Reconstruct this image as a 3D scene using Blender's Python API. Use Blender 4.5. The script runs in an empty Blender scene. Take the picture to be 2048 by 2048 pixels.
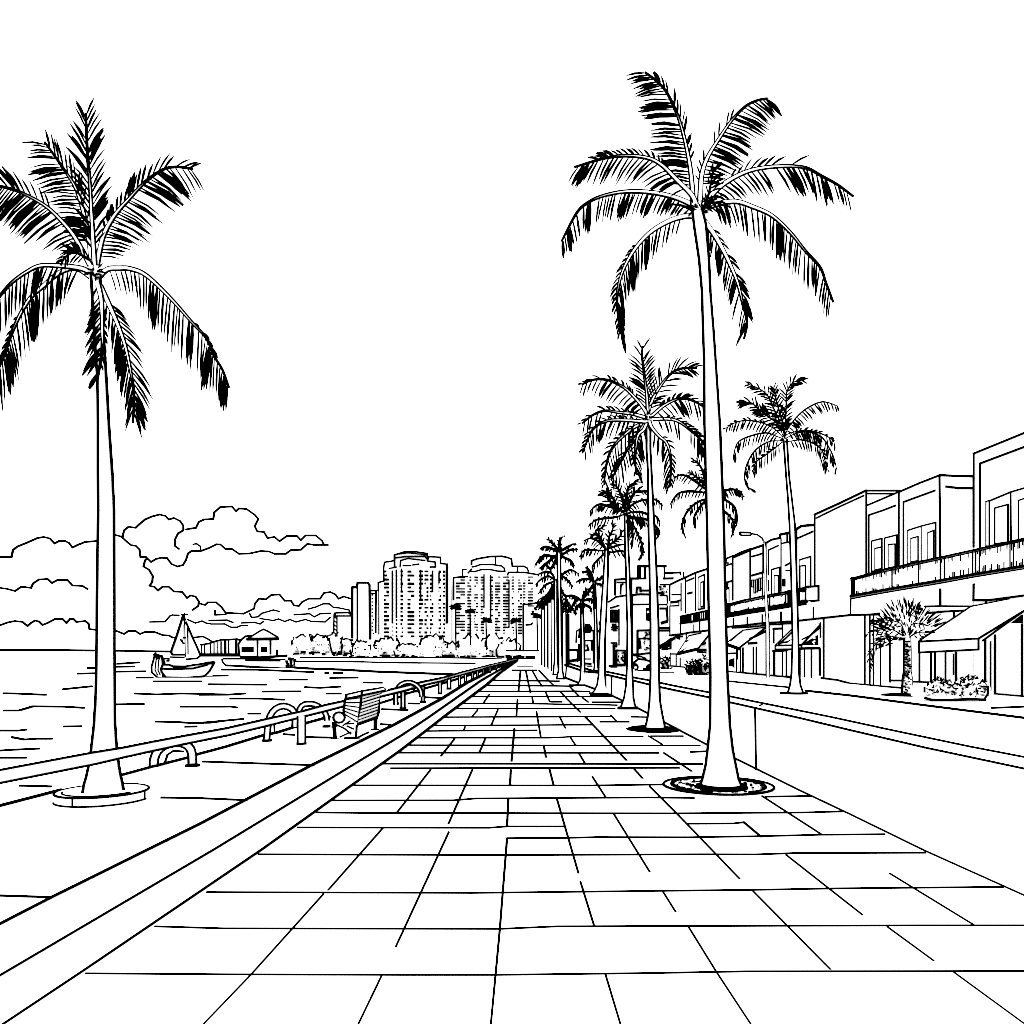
import bpy, math, random
from mathutils import Vector
random.seed(7)
# ---------------------------------------------------------------- camera, sky, sun, exposure
F, EYE, VX, VY = 1600.0, 1.6, 1061.0, 1306.0        # focal length in photo pixels, eye height, vanishing point
scene = bpy.context.scene
cam_data = bpy.data.cameras.new("camera")
cam = bpy.data.objects.new("camera", cam_data)
scene.collection.objects.link(cam)
cam.location = (0, 0, EYE)
cam.rotation_euler = (math.radians(90), 0, 0)
cam_data.sensor_width = 36
cam_data.lens = F / 2048 * 36
cam_data.shift_x = -(VX - 1024) / 2048
cam_data.shift_y = (VY - 1024) / 2048
cam_data.clip_start = 0.05
cam_data.clip_end = 12000
scene.camera = cam
world = bpy.data.worlds.new("World")
scene.world = world
world.use_nodes = True
bg = world.node_tree.nodes["Background"]
bg.inputs[0].default_value = (1, 1, 1, 1)            # flat white overcast
bg.inputs[1].default_value = 1.0
sun_data = bpy.data.lights.new("sun", 'SUN')
sun_data.energy = 1.0
sun_data.angle = math.radians(20)
sun = bpy.data.objects.new("sun", sun_data)
scene.collection.objects.link(sun)
sun.rotation_euler = (math.radians(40), 0, math.radians(-25))
vs = scene.view_settings
vs.view_transform = 'Standard'
vs.look = 'None'
vs.exposure = 1.2
vs.gamma = 1
scene.cycles.use_denoising = False
scene.cycles.pixel_filter_type = 'BOX'
scene.cycles.filter_width = 1.0
scene.cycles.diffuse_bounces = 12
scene.cycles.max_bounces = 14

# ---------------------------------------------------------------- materials
def material(name, col, rough=1.0):
    m = bpy.data.materials.new(name)
    m.use_nodes = True
    b = m.node_tree.nodes["Principled BSDF"]
    b.inputs["Base Color"].default_value = (col, col, col, 1)
    b.inputs["Roughness"].default_value = rough
    b.inputs["Specular IOR Level"].default_value = 0.0
    return m
WHITE = material("white_paper_paint", 0.93)
BLACK = material("black_ink_paint", 0.0)

# ---------------------------------------------------------------- projection helpers (photo pixel + a real plane -> point)
def P(px, py, d):
    return Vector(((px - VX) * d / F, d, EYE - (py - VY) * d / F))
def G(px, py, z=0.0):
    return P(px, py, (EYE - z) * F / max(py - VY, 0.8))
def W(px, py, X):
    return P(px, py, X * F / (px - VX))
def base_y(px, X, z=0.004):
    return VY + (EYE - z) * (px - VX) / X

class MB:
    def __init__(s):
        s.v, s.f, s.m = [], [], []
    def add(s, vs, fs, mat=0):
        o = len(s.v)
        s.v += [Vector(a) for a in vs]
        s.f += [tuple(i + o for i in f) for f in fs]
        s.m += [mat] * len(fs)
    def seg(s, a, b, ra, rb, mat=1, n=6, ext=0.5):
        a, b = Vector(a), Vector(b)
        t = b - a
        if t.length < 1e-7: return
        t.normalize()
        a = a - t * ra * ext; b = b + t * rb * ext
        u = t.cross(Vector((0, 0, 1)))
        if u.length < 0.05: u = t.cross(Vector((0, 1, 0)))
        u.normalize(); w = t.cross(u)
        ring = [(math.cos(2 * math.pi * k / n), math.sin(2 * math.pi * k / n)) for k in range(n)]
        vs = [a + (u * c + w * q) * ra for c, q in ring] + [b + (u * c + w * q) * rb for c, q in ring]
        fs = [(k, (k + 1) % n, n + (k + 1) % n, n + k) for k in range(n)]
        fs += [tuple(range(n))[::-1], tuple(range(n, 2 * n))]
        s.add(vs, fs, mat)
    def ink(s, pts, w=3.6, closed=False, n=6):
        pts = [Vector(p) for p in pts]
        w = w * 1.1 + .95
        if closed: pts.append(pts[0])
        for a, b in zip(pts, pts[1:]):
            s.seg(a, b, w * .5 * a.y / F, w * .5 * b.y / F, 1, n)
    def gink(s, pp, w=3.6, z=0.0):      # a line lying on the ground / water
        w *= 1.22; pts = []
        for px, py in pp:
            p = G(px, py + w * .3, z); p.z += w * .4 * p.y / F
            pts.append(p)
        for (a, b), (q, e) in zip(zip(pp, pp[1:]), zip(pts, pts[1:])):      # thinner far away
            y = (a[1] + b[1]) / 2
            s.ink([q, e], w * min(1, .42 + max(0, y - VY) / 75) if z > -.5 else w)
    def tube(s, pts, rad, mat=0, n=12, cap=True):   # smooth swept tube
        pts = [Vector(p) for p in pts]
        N = len(pts)
        o = len(s.v)
        u0 = None
        for i, p in enumerate(pts):
            t = (pts[min(i + 1, N - 1)] - pts[max(i - 1, 0)]).normalized()
            if u0 is None:
                u = t.cross(Vector((0, 1, 0)))
                if u.length < .05: u = t.cross(Vector((0, 0, 1)))
            else:
                u = u0 - t * u0.dot(t)
            u.normalize(); u0 = u
            w = t.cross(u)
            r = rad[i] if isinstance(rad, (list, tuple)) else rad
            for k in range(n):
                a = 2 * math.pi * k / n
                s.v.append(p + (u * math.cos(a) + w * math.sin(a)) * r)
        for i in range(N - 1):
            for k in range(n):
                a = o + i * n + k; b = o + i * n + (k + 1) % n
                s.f.append((a, b, b + n, a + n)); s.m.append(mat)
        if cap:
            s.f.append(tuple(o + k for k in range(n))[::-1]); s.m.append(mat)
            s.f.append(tuple(o + (N - 1) * n + k for k in range(n))); s.m.append(mat)
    def pipe(s, pts, rad, w=3.4, n=12):             # white tube with an ink line down each side
        s.tube(pts, rad, 0, n)
        N = len(pts)
        L, R = [], []
        for i, p in enumerate(pts):
            p = Vector(p)
            t = Vector(pts[min(i + 1, N - 1)]) - Vector(pts[max(i - 1, 0)])
            view = Vector((p.x, p.y, p.z - EYE))
            side = t.cross(view).normalized()
            r = rad[i] if isinstance(rad, (list, tuple)) else rad
            i_ = w * .55 * p.y / F
            tn = t.normalized(); fw = (tn * view.dot(tn) - view).normalized() * math.sqrt(2 * r * i_)
            L.append(p + side * r + fw); R.append(p - side * r + fw)
        for E in (L, R):
            for a, b in zip(E, E[1:]): s.ink([a, b], w if a.y < 24 else w * (.2 + 19 / a.y))
    def prism(s, pts, off, mat=0, outline=3.6, back=False):   # polygon pushed along a vector
        pts = [Vector(p) for p in pts]; off = Vector(off); n = len(pts)
        s.add(pts + [p + off for p in pts],
              [tuple(range(n)), tuple(range(2 * n - 1, n - 1, -1))] +
              [(k, n + k, n + (k + 1) % n, (k + 1) % n) for k in range(n)], mat)
        if outline: s.ink(pts, outline, True)
    def box(s, x0, x1, y0, y1, z0, z1, mat=0):
        vs = [(x, y, z) for z in (z0, z1) for x, y in ((x0, y0), (x1, y0), (x1, y1), (x0, y1))]
        s.add(vs, [(0, 3, 2, 1), (4, 5, 6, 7), (0, 1, 5, 4), (1, 2, 6, 5), (2, 3, 7, 6), (3, 0, 4, 7)], mat)
    def ball(s, c, rx, ry, rz, mat=0, n=10, m=7):
        c = Vector(c); vs = [c + Vector((0, 0, rz))]
        for j in range(1, m):
            a = math.pi * j / m
            for k in range(n):
                b = 2 * math.pi * k / n
                vs.append(c + Vector((rx * math.sin(a) * math.cos(b), ry * math.sin(a) * math.sin(b), rz * math.cos(a))))
        vs.append(c - Vector((0, 0, rz)))
        fs = [(0, 1 + k, 1 + (k + 1) % n) for k in range(n)]
        for j in range(m - 2):
            for k in range(n):
                a = 1 + j * n + k; b = 1 + j * n + (k + 1) % n
                fs.append((a, a + n, b + n, b))
        e = len(vs) - 1
        fs += [(e, e - n + (k + 1) % n, e - n + k) for k in range(n)]
        s.add(vs, fs, mat)
    def blade(s, p, q, w, mat=1, a=.55, b=1.0, c=.4):   # leaflet stroke from p to q, w in photo pixels
        p, q = Vector(p), Vector(q)
        r = (w + .9) * .5 * p.y / F
        m = p.lerp(q, .45)
        s.seg(p, m, r * a, r * b, mat, 4, .2); s.seg(m, q, r * b, r * c, mat, 4, .2)
    def speck(s, p, w, h=None, mat=1):
        p = Vector(p); r = w * .5 * p.y / F; q = (h or w) * .5 * p.y / F
        s.box(p.x - r, p.x + r, p.y - r, p.y + r, p.z - q, p.z + q, mat)
    def build(s, name, parent=None, smooth=False):
        me = bpy.data.meshes.new(name)
        off = Vector(root_loc(parent)) if parent else Vector((0, 0, 0))
        me.from_pydata([tuple(v - off) for v in s.v], [], s.f)
        me.materials.append(WHITE); me.materials.append(BLACK)
        me.polygons.foreach_set("material_index", s.m)
        me.update()
        o = bpy.data.objects.new(name, me)
        scene.collection.objects.link(o)
        if parent: o.parent = parent
        return o
def root_loc(o):
    while o.parent: o = o.parent
    return o.location
def thing(name, label, cat, loc=(0, 0, 0), group=None):
    o = bpy.data.objects.new(name, None)
    scene.collection.objects.link(o)
    o.location = loc; o["label"] = label; o["category"] = cat
    o.empty_display_size = .2
    if group: o["group"] = group
    return o
def tag(o, label, cat, group=None):
    o["label"] = label; o["category"] = cat
    if group: o["group"] = group
    return o
def struct(o, label=None):
    o["kind"] = "structure"
    if label: o["label"] = label
    return o
def sc(pts, x0, y0, k):
    return [(x0 + x * k, y0 + y * k) for x, y in pts]

# ================================================================ THE SETTING
# water, with its drawn ripples
m = MB()
m.box(-4000, 4000, -60, 9000, -2.0, -0.8)
rip = []
for l in [[(35,375),(130,377),(390,388)],[(35,523),(160,523),(280,487),(550,490),(720,500)],[(545,340),(785,315)],[(670,207),(805,203)],
          [(757,158),(815,158)],[(550,660),(695,658)],[(-60,695),(160,695),(222,687)],[(105,752),(210,772),(320,765),(445,765)],
          [(-80,872),(105,860),(335,850)],[(-80,928),(222,928)],[(1010,122),(1190,110)],[(1005,148),(1150,145)],[(1005,190),(1245,186)],
          [(1177,240),(1310,240)],[(1323,273),(1725,273)],[(1160,377),(1340,385),(1560,377),(1932,385)],[(995,470),(1235,467)],[(1555,490),(1932,490)],
          [(1340,618),(1520,622),(1640,630),(1800,628),(1932,610)],[(1590,662),(1690,660)],[(1795,298),(1932,300)],[(175,1168),(310,1170),(435,1175)]]:
    rip.append(sc(l, 0, 1300, .2329))
for l in [[(60,440),(238,437)],[(190,387),(500,388),(970,408)],[(687,472),(918,472)],[(80,512),(565,516)],[(540,575),(865,573)],
          [(905,537),(1030,543),(1200,533)],[(1117,458),(1355,455)],[(1410,497),(1560,499)],[(1085,592),(1210,592)],[(0,603),(230,602),(385,592)],
          [(260,635),(500,635),(720,645)],[(0,704),(275,704),(315,712)],[(415,764),(515,764)],[(0,843),(100,835),(368,810)],[(1075,415),(1100,415)],
          [(1150,415),(1220,415)]]:
    rip.append(sc(l, 400, 1250, .2329))
for l in rip: m.gink(l, 3.8, -0.8)
m.gink([(-400,1316),(304,1316)], 3.4, -0.8)
struct(m.build("water"))
# the far low coast behind the sailboat
m = MB()
pts = [P(-500,1300,900), P(120,1300,900), P(344,1303,900), P(352,1309,900), P(-500,1309,900)]
m.prism(pts, (0, 60, 0), 0, 0)
m.ink(pts[:3], 3.8)
struct(m.build("far_coast"))
# hills at the left end of the far shore
m = MB()
pts = [P(x, y, 520) for x, y in [(350,1276),(386,1275),(406,1273),(414,1277),(424,1283),(450,1284),(450,1312),(350,1312)]]
m.prism(pts, (0, 90, 0), 0, 0); m.ink(pts[:6], 3.2)
struct(m.build("hill"))
# far bank: low sea wall and the land behind it
m = MB()
top = [(590,1323),(750,1325.5),(850,1326.5),(960,1327)]
bot = [(590,1336),(620,1338),(750,1344),(860,1348),(915,1350),(985,1352)]
BZ = 0.35
bp = [G(x, y, -0.8) for x, y in bot]
front = [Vector((p.x, p.y, BZ)) for p in bp]
poly = front + [Vector((-10, 420, BZ)), Vector((-260, 420, BZ)), Vector((-260, 330, BZ)), Vector((-100, 330, BZ))]
m.prism(poly, (0, 0, -2), 0, 0)
for l in ([(590,1336),(620,1338),(680,1340),(750,1344),(860,1348),(915,1350)],): m.gink(l, 4.4, -0.8)
m.gink([(588,1323),(700,1323.5),(800,1326),(950,1327)], 3.4, BZ)
m.gink([(600,1315.5),(860,1315.5),(1003,1318)], 3.0, BZ)
struct(m.build("shore"))
# the quay and promenade
EDGE = [(-260,1665),(0,1612),(121,1580.6),(245.7,1550),(300.5,1535),(372.7,1516.6),(393.6,1509.6),(450,1494.5),(523.4,1472),(551,1466.6),(591,1454),
        (612,1447),(658.5,1434),(700,1423),(763,1406),(801,1394),(809.6,1389),(841,1380),(880,1369),(920,1357),(960,1344),(1000,1332),(1030,1322)]
RIGHT = [(1050,1318),(1076,1328),(1112,1348),(1140,1362),(1174,1374),(1190,1380),(1226,1394),(1247,1404),(1272,1416),(1295,1428),(1366,1467),(1415,1492),
         (1471,1519),(1600,1583),(1617.5,1591),(1687,1624),(1780,1669),(1854,1705.5),(2048,1792.6),(2400,1955)]
m = MB()
le = [G(x, y) for x, y in EDGE]
poly = [Vector((le[0].x - .3, -6, 0))] + le + [Vector((-2, 300, 0)), Vector((4, 300, 0)), Vector((4, -6, 0))]
m.prism(poly[::-1], (0, 0, -1.6), 0, 0)
m.gink(EDGE[:3], 5.2); m.gink(EDGE[3:13], 4.6); m.gink(EDGE[13:], 3.8)
K1 = [(-160,1925),(0,1848),(103,1795),(400,1648),(623,1531),(788,1450),(882.5,1398.5),(934,1366),(957,1354.6),(980,1341),(1008,1330),(1031.5,1321)]
K2 = [(-160,2042),(0,1951),(426.8,1700),(800,1473),(850,1440),(960,1363),(982,1350),(1031,1322)]
K3 = [(-120,2132),(8,2048),(165.6,1943),(523.4,1700),(800,1502),(867.5,1450),(889,1433),(972,1371),(998,1348),(1035,1321)]
m.gink(K1, 4.6); m.gink(K2, 3.6); m.gink(K3, 4.4)
for l in [[(0,1791.7),(103.5,1795)],[(323,1595.8),(400,1597),(493,1601)],[(406,1523.8),(500,1527),(627,1531)],[(567.7,1469),(588,1470.5)],[(614,1474.8),(663,1476)],
          [(764.5,1419),(814.6,1421)],[(762,1449),(779.7,1450)],[(818,1407.6),(838,1408)],[(849,1395),(882,1397)]]: m.gink(l, 3.6)
struct(m.build("quay"))
# paved promenade (its joints drawn in)
m = MB()
k3 = [G(x, y) for x, y in K3]; rr = [G(x, y) for x, y in RIGHT]
poly = [Vector((k3[0].x, -5, .004))] + [Vector((p.x, p.y, .004)) for p in k3 + rr[::1]]
poly = [Vector((p.x, p.y, .004)) for p in k3] + [Vector((p.x, p.y, .004)) for p in rr]
poly = poly + [Vector((3.3, -5, .004)), Vector((-2.9, -5, .004))]
m.add(poly, [tuple(range(len(poly)))][:1])
m.f[-1] = m.f[-1][::-1]
ROWS = [[(172,1948),(455,1950),(800,1951),(991,1951),(1300,1947.5),(1493.6,1944),(2048,1943.6),(2300,1943.6)],
 [(310.6,1854),(447,1858),(1000,1859),(1113.5,1854),(1838,1852),(2200,1852)],[(414,1785.5),(600,1786),(944,1787),(1400,1782),(1501,1781),(1672,1778),(2005,1775)],
 [(517.6,1709.7),(1010,1711.4),(1400,1709.7),(1511,1710),(1586.5,1707.4),(1850,1706.6)],[(596,1656),(977,1656.7),(1014,1654),(1130,1654)],
 [(1014,1677.5),(1130,1677),(1192,1675.4),(1377,1675.7),(1509,1673.7),(1641,1670.6),(1768.5,1669.5)],[(1374,1648.5),(1466.5,1648),(1488,1645.5),(1522.6,1674.5)],
 [(633.6,1626),(724,1627),(1349.5,1627.8),(1610,1626),(1683,1624)],[(662.6,1602),(906.5,1601.7),(952,1598),(1300,1596),(1388,1597)],[(1532,1594.4),(1621,1593)],
 [(709,1571.8),(1184,1572),(1325,1570)],[(782,1537.5),(1358,1536.7)],[(765.6,1528.4),(1405,1529)],[(792.6,1506.4),(1316.4,1506.8)],[(1382,1505),(1412,1503.5)],
 [(817,1491),(1400,1492)],[(834,1476.6),(1097,1476.6),(1155,1473.7),(1286,1473.7)],[(1302,1473),(1366,1473)],[(850.5,1463),(1074,1461.3)],[(867,1451.8),(1184,1450.5)],
 [(1200,1444.6),(1258,1444.6)],[(1262,1434.6),(1294,1435)],[(889,1435),(1100,1434.5),(1220,1433.7)],[(909,1418),(1230,1418)],[(924,1408),(1050,1408),(1234,1411)],
 [(1184.5,1405),(1244.6,1405)],[(1102,1404.7),(1124,1404.7)],[(942,1394),(1224,1393.5)],[(954,1384),(1151,1383),(1178,1384)],[(970,1371.5),(1146,1373)],[(988,1361.5),(1118,1363)],[(1025,1341),(1074,1341)]]
COLS = [[(408,2048),(501,1951),(646,1789.6)],[(656,1781),(765.6,1656.7)],[(792.6,1627),(861,1540)],[(881.6,1512.6),(908.5,1478.7)],[(927,1462),(930,1454)],[(943.7,1434),(955,1420.7)],
 [(967,1406),(978.5,1389)],[(717,2048),(763.6,1951)],[(791,1895),(897.3,1665)],[(897,1647.6),(944.5,1540)],[(959.4,1503.5),(970,1478.7)],[(981.8,1451.8),(995.5,1420)],
 [(981.8,2048),(991,1951),(999.6,1859),(1014,1677.5)],[(1014,1654),(1016.6,1598.8)],[(1020,1570),(1021.6,1540)],[(1023,1523),(1028.6,1458)],[(1032.7,1434),(1035,1400)],[(1037,1383),(1041,1341)],
 [(1240.6,2048),(1210.8,1948.7)],[(1188,1851),(1161,1764)],[(1157,1747),(1113.5,1596.7)],[(1107,1569.8),(1099,1538.7)],[(1092,1515),(1087.8,1493)],[(1082,1476.6),(1073,1424)],
 [(1066.6,1407),(1064.5,1396)],[(1060.9,1385.6),(1056,1362.8),(1052,1343)],[(1501,2048),(1433.6,1945.5),(1377.4,1854.6)],[(1351.6,1824.5),(1326.8,1785)],[(1299.8,1744.5),(1227.4,1627.8)],
 [(1210.8,1593.8),(1185,1554)],[(1170.6,1528),(1158,1506.8)],[(1151.6,1491),(1141.7,1476.6)],[(1131,1457),(1118.9,1433)],[(1099.7,1404),(1091.4,1384.6)],[(1084.7,1373),(1074.8,1359.7),(1065.5,1343)],
 [(1661,1939.7),(1505,1781.8)],[(1478.9,1757.8),(1400.7,1676.4),(1354,1628),(1300,1573.8)],[(1285,1557),(1268.7,1538.7)],[(1253,1521),(1170.6,1434)],[(1161,1425),(1131.8,1396)],[(1128,1391),(1120,1383.5)],
 [(1108,1372),(1094.5,1358.7),(1078,1341)],[(1725,1830.5),(1573,1711)],[(1644.6,1670.6),(1524.6,1593)],[(1383,1543),(1364.6,1530.5)],[(1359,1527),(1328,1506.7)],[(1324,1489),(1297,1472.5)],
 [(1233.7,1443.6),(1221.8,1431)],[(2048,2048),(1908,1945.5)],[(1867,1922),(1775.5,1855)],[(1946.6,1850),(1780,1748)],[(1177,1405),(1165,1396)],[(1156.6,1391.3),(1140,1374)]]
for l in ROWS: m.gink(l, 3.8 if l[0][1] > 1500 else 3.2)
def ext(l):      # carry lines that leave the frame on a little
    (a, b), (c, d) = l[0], l[1]
    return [(a + (a - c) / (b - d) * 110, b + 110)] + l if b == 2048 else l
for l in COLS: m.gink(ext(l), 3.2 if l[0][1] > 1500 else 2.7)
m.gink([(1035,1334),(1066,1334)], 2.4)
struct(m.build("promenade"))
# road and the raised pavement in front of the shops
m = MB(); m.box(3.2, 120, -10, 420, -1.6, -0.004); struct(m.build("road"))
SW = [(2400,1480),(2048,1436),(1850,1411),(1700,1391.4),(1577,1375),(1459,1363),(1320,1347),(1240,1338)]
m = MB()
sp = [G(x, y, .004) for x, y in SW]
m.prism(sp + [Vector((60, 130, .004)), Vector((60, -2, .004)), Vector((12, -2, .004))], (0, 0, -.1), 0, 0)
m.gink([(2400,1480),(2048,1436),(1850,1411),(1700,1391.4),(1612,1382)], 3.8, .004)
m.gink([(1577,1375),(1459,1363)], 2.8, .004)
m.gink([(1984,1416.6),(2050,1414),(2120,1413)], 3.6, .004)
m.gink([(1320,1345),(1348,1345)], 2.4, .004)
struct(m.build("pavement"))
# clouds
CL = {
 "a": [(-60,1114),(23,1114),(26,1100),(35,1093),(55,1085),(75,1076),(88,1074),(100,1077),(109,1087),(118,1082),(130,1082),(138,1086),(145,1095),(155,1090),(170,1084),(194,1082),(215,1071),(231,1070),(242,1073),(258,1087),(262,1090),(272,1092),(279,1099),(281,1114),(292,1114),(302,1124),(312,1118),(322,1115.6),(334,1116),(343,1128),(355,1133),(366,1130),(372,1120),(376,1107),(383,1102),(402,1102),(418,1096),(433,1088.6),(441,1089),(451,1098),(464,1098),(478,1107.7),(499,1107),(522,1102),(538,1103),(549,1107.7),(571.5,1107.7),(582,1100),(601.5,1099.6),(615,1087.6),(627,1089.7),(656,1089.7)],
 "b": [(245,1075),(248,1061),(257,1053.5),(271,1055.6),(277,1050),(290,1039),(304,1033),(319,1029),(331,1032),(337.5,1039),(348,1036),(360,1042),(366.5,1051),(366.5,1060.7),(356,1067),(350,1079),(350,1092),(358,1098)],
 "c": [(368,1060),(379,1057.6),(392,1055.6),(397.6,1044),(408,1039),(426.6,1038),(428.7,1024.5),(441,1014),(464,1013),(472,1022.5),(478,1017),(493,1018),(509.5,1029.7),(516.7,1038),(509.5,1052.5),(514.6,1062.8),(528,1064),(535,1076),(549,1074),(559,1082.5),(573.6,1072),(594,1072),(601.6,1080.4),(611,1071),(631.6,1071),(644,1081.5),(648,1089.7)],
 "d": [(-40,1172),(0,1175.6),(15,1178),(30,1182),(42,1174),(50,1174),(62,1176),(66,1167),(78,1159),(95,1158),(104,1166),(115,1160),(135,1160),(145,1171),(165,1172),(175,1178)],
 "e": [(293,1118),(290,1121),(287,1133),(298,1139.5),(305.5,1152),(304.5,1164),(299,1171.6),(308.6,1173.6),(316,1181),(325,1173.6),(337.5,1173.6),(348,1183),(364.5,1184),(374,1196),(381,1191),(391,1193),(397.6,1202.6),(396.6,1212),(385,1220)],
 "f": [(398.7,1206.8),(410,1210),(416,1204.7),(432,1204.7),(443,1214),(451.5,1226),(462,1226),(486.7,1227.5),(508.5,1217),(509.5,1207.8),(517.8,1197.5),(532,1198.5),(542.7,1190),(559,1189),(569.5,1201.6),(582,1201.6),(588,1211),(597.5,1212),(604.7,1203.7),(617,1197.5),(640,1197.5),(648,1186),(660.6,1184),(671,1189),(677,1197.5),(687.5,1193),(702,1197.5)],
 "g": [(-30,1258),(0,1250.6),(15,1245),(30,1242),(45,1244),(55,1252),(62,1246),(70,1241),(78,1243),(85,1250),(95,1246),(110,1238),(125,1238),(133,1246),(140,1238),(147,1238),(153,1244),(170,1242),(177,1247),(179,1258),(192,1260),(231,1261),(248,1268),(257,1262),(271,1262),(280,1268),(290,1264),(309,1264),(325,1270),(338,1271),(345,1275),(360,1275)],
}
EXTRA = {"c": [[(373,1088.7),(393.5,1087.7),(401,1093),(401,1102)]],
 "f": [[(300,1244),(330,1243.5),(340,1232),(345,1230),(358,1230.5)],[(375,1239),(391,1246),(404,1242),(412,1246),(422.5,1248),(449,1248),(462,1254.5),(474,1254.5),(482.5,1251),(495,1251)],[(418,1241),(453.5,1240),(466,1245)],
  [(430,1221),(430,1230),(452,1229)],[(482.5,1246),(509.5,1245),(520,1248),(527,1243)],[(499,1226.5),(503,1234.8),(515.6,1233.7),(524,1226.5),(546.7,1220),(559,1223)],[(520,1237),(546.7,1241),(557,1238),(569.5,1243),(580,1239),(592,1244),(602.7,1241),(611,1239),(623.4,1243),(650,1244),(660.6,1234.7)],
  [(588,1229.6),(619,1227.5),(628.5,1233.7),(640,1227.5),(660.6,1226.5)],[(617,1218),(631.6,1214),(646,1207.8),(658.6,1207.8),(667,1215),(679,1216),(698,1220),(702,1229.6)]]}
CLAB = {"a": "long broad cloud bank crossing behind the left palm's trunk", "b": "rounded cloud between the left palm's trunk and the tallest cloud", "c": "tallest cloud with a long tail tapering right", "d": "flat cloud edge left of the left palm's trunk",
        "e": "stepped cloud falling towards the sailboat's mast", "f": "low streaky clouds above the waterfront pavilion", "g": "lowest cloud bank just above the sea horizon"}
for i, (k, l) in enumerate(CL.items()):
    m = MB(); D = dict(g=2300, f=2350, e=2400, d=2450, a=2550, c=2700, b=2650)[k]
    for (x, y) in l[::2]:
        r = (9 + 5 * random.random()) * D / F
        m.ball(P(x, y + 12, D) + Vector((0, r * 2.2, -r * 1.1)), r * 1.2, r * 1.3, r * .9)
    m.ink([P(x, y, D) for x, y in l], 3.6)
    for e in EXTRA.get(k, []): m.ink([P(x, y, D) for x, y in e], 3.0)
    struct(m.build("cloud"), CLAB[k])
# ================================================================ FAR SHORE
def grid_windows(m, cols, y0, y1, step, d, fill=.99):
    for (a, b) in cols:
        y = y0
        while y < y1:
            if random.random() < fill:
                h = step * random.uniform(.42, .62)
                x0, x1 = a, b
                if random.random() < .3: x1 = (a + b) / 2 + random.uniform(-2, 2)
                elif random.random() < .2: x0 = (a + b) / 2
                m.box(P(x0, 0, d).x, P(x1, 0, d).x, d - .9, d + .2, P(0, y + h, d).z, P(0, y, d).z, 1)
            y += step
def tower(name, label, outline, d, depth, group=None):
    t = thing(name, label, "building", (P(outline[0][0], 0, d).x, d, BZ), group)
    m = MB()
    m.prism([P(x, y, d) for x, y in outline], (0, depth, 0), 0, 0)
    return t, m
# slim blank slab
t, m = tower("apartment_tower", "narrow windowless tower left of the rounded high-rise", [(704,1316),(704,1174.5),(714,1174.5),(715,1165),(736,1165),(739,1170),(739,1316)], 345, 14)
m.ink([P(*q, 345) for q in [(704.5,1276),(704.5,1174.5),(714,1174.5),(715,1165.5),(736,1165.5),(739,1170),(740,1278)]], 4.2)
m.ink([P(714.5,1172,345), P(714.5,1278,345)], 2.6)
m.build("wall", t)
m = MB(); m.prism([P(x, y, 346) for x, y in [(741,1316),(741,1181),(753,1181),(753,1316)]], (0, 10, 0), 0, 0)
m.ink([P(*q, 346) for q in [(742,1181),(753,1181),(752,1184),(751.5,1265)]], 3); m.ink([P(742,1187,346), P(751,1187,346)], 2.4)
for y in range(1190, 1270, 7): m.speck(P(745 + random.choice((0, 0, 2)), y, 345.8), 2.2, 3)
m.build("annex", t)
# rounded high-rise
OUT = [(756.5,1165),(767.5,1162),(767,1138.5),(769,1124.5),(781,1122.7),(788.5,1121),(788.5,1110),(808.7,1103.5),(832,1103.5),(855,1107),(855,1121),(858,1113.5),(881,1114.4),(881,1127),(894.5,1128.4)]
t, m = tower("apartment_tower", "stepped high-rise with a domed crown nearest the slim blank tower", [(756.5,1316)] + OUT + [(894.5,1316)], 350, 26)
m.ink([P(*q, 350) for q in [(757,1268)] + OUT], 3.0)
m.ink([P(894,1128,350), P(894,1246,350)], 4.6)
m.build("wall", t)
m = MB()
for l, w in [([(789,1110),(789,1134)],3),([(800,1134),(801,1121),(816,1117),(832,1119),(850,1121)],2.6),([(790,1116),(812,1113),(850,1113),(855,1119)],3),([(792,1109),(815,1106),(830,1107),(853,1110)],2),
             ([(806,1131),(822,1131)],2.6),([(825,1130),(838,1128)],2.6),([(778,1137),(793,1134)],2.4),([(855,1122),(870,1124),(871,1134),(860,1134)],3)]:
    m.ink([P(*q, 349.6) for q in l], w)
m.build("crown", t)
m = MB()
grid_windows(m, [(768,778),(801,806),(815,829),(838,846),(849,857),(860,867),(877,882),(886,890)], 1141, 1278, 8.1, 350)
for x, a, b in [(784.5,1142,1245),(792.5,1140,1235),(803,1138,1180),(841,1140,1200),(865,1142,1180),(878,1146,1166)]: m.ink([P(x, a, 349.7), P(x, b, 349.7)], 2.6)
for y in range(1150, 1280, 8): m.speck(P(785, y, 349.8), 4, 2.6); m.speck(P(793, y + 2, 349.8), 3.6, 4)
o = m.build("window", t); o["kind"] = "stuff"
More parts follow.
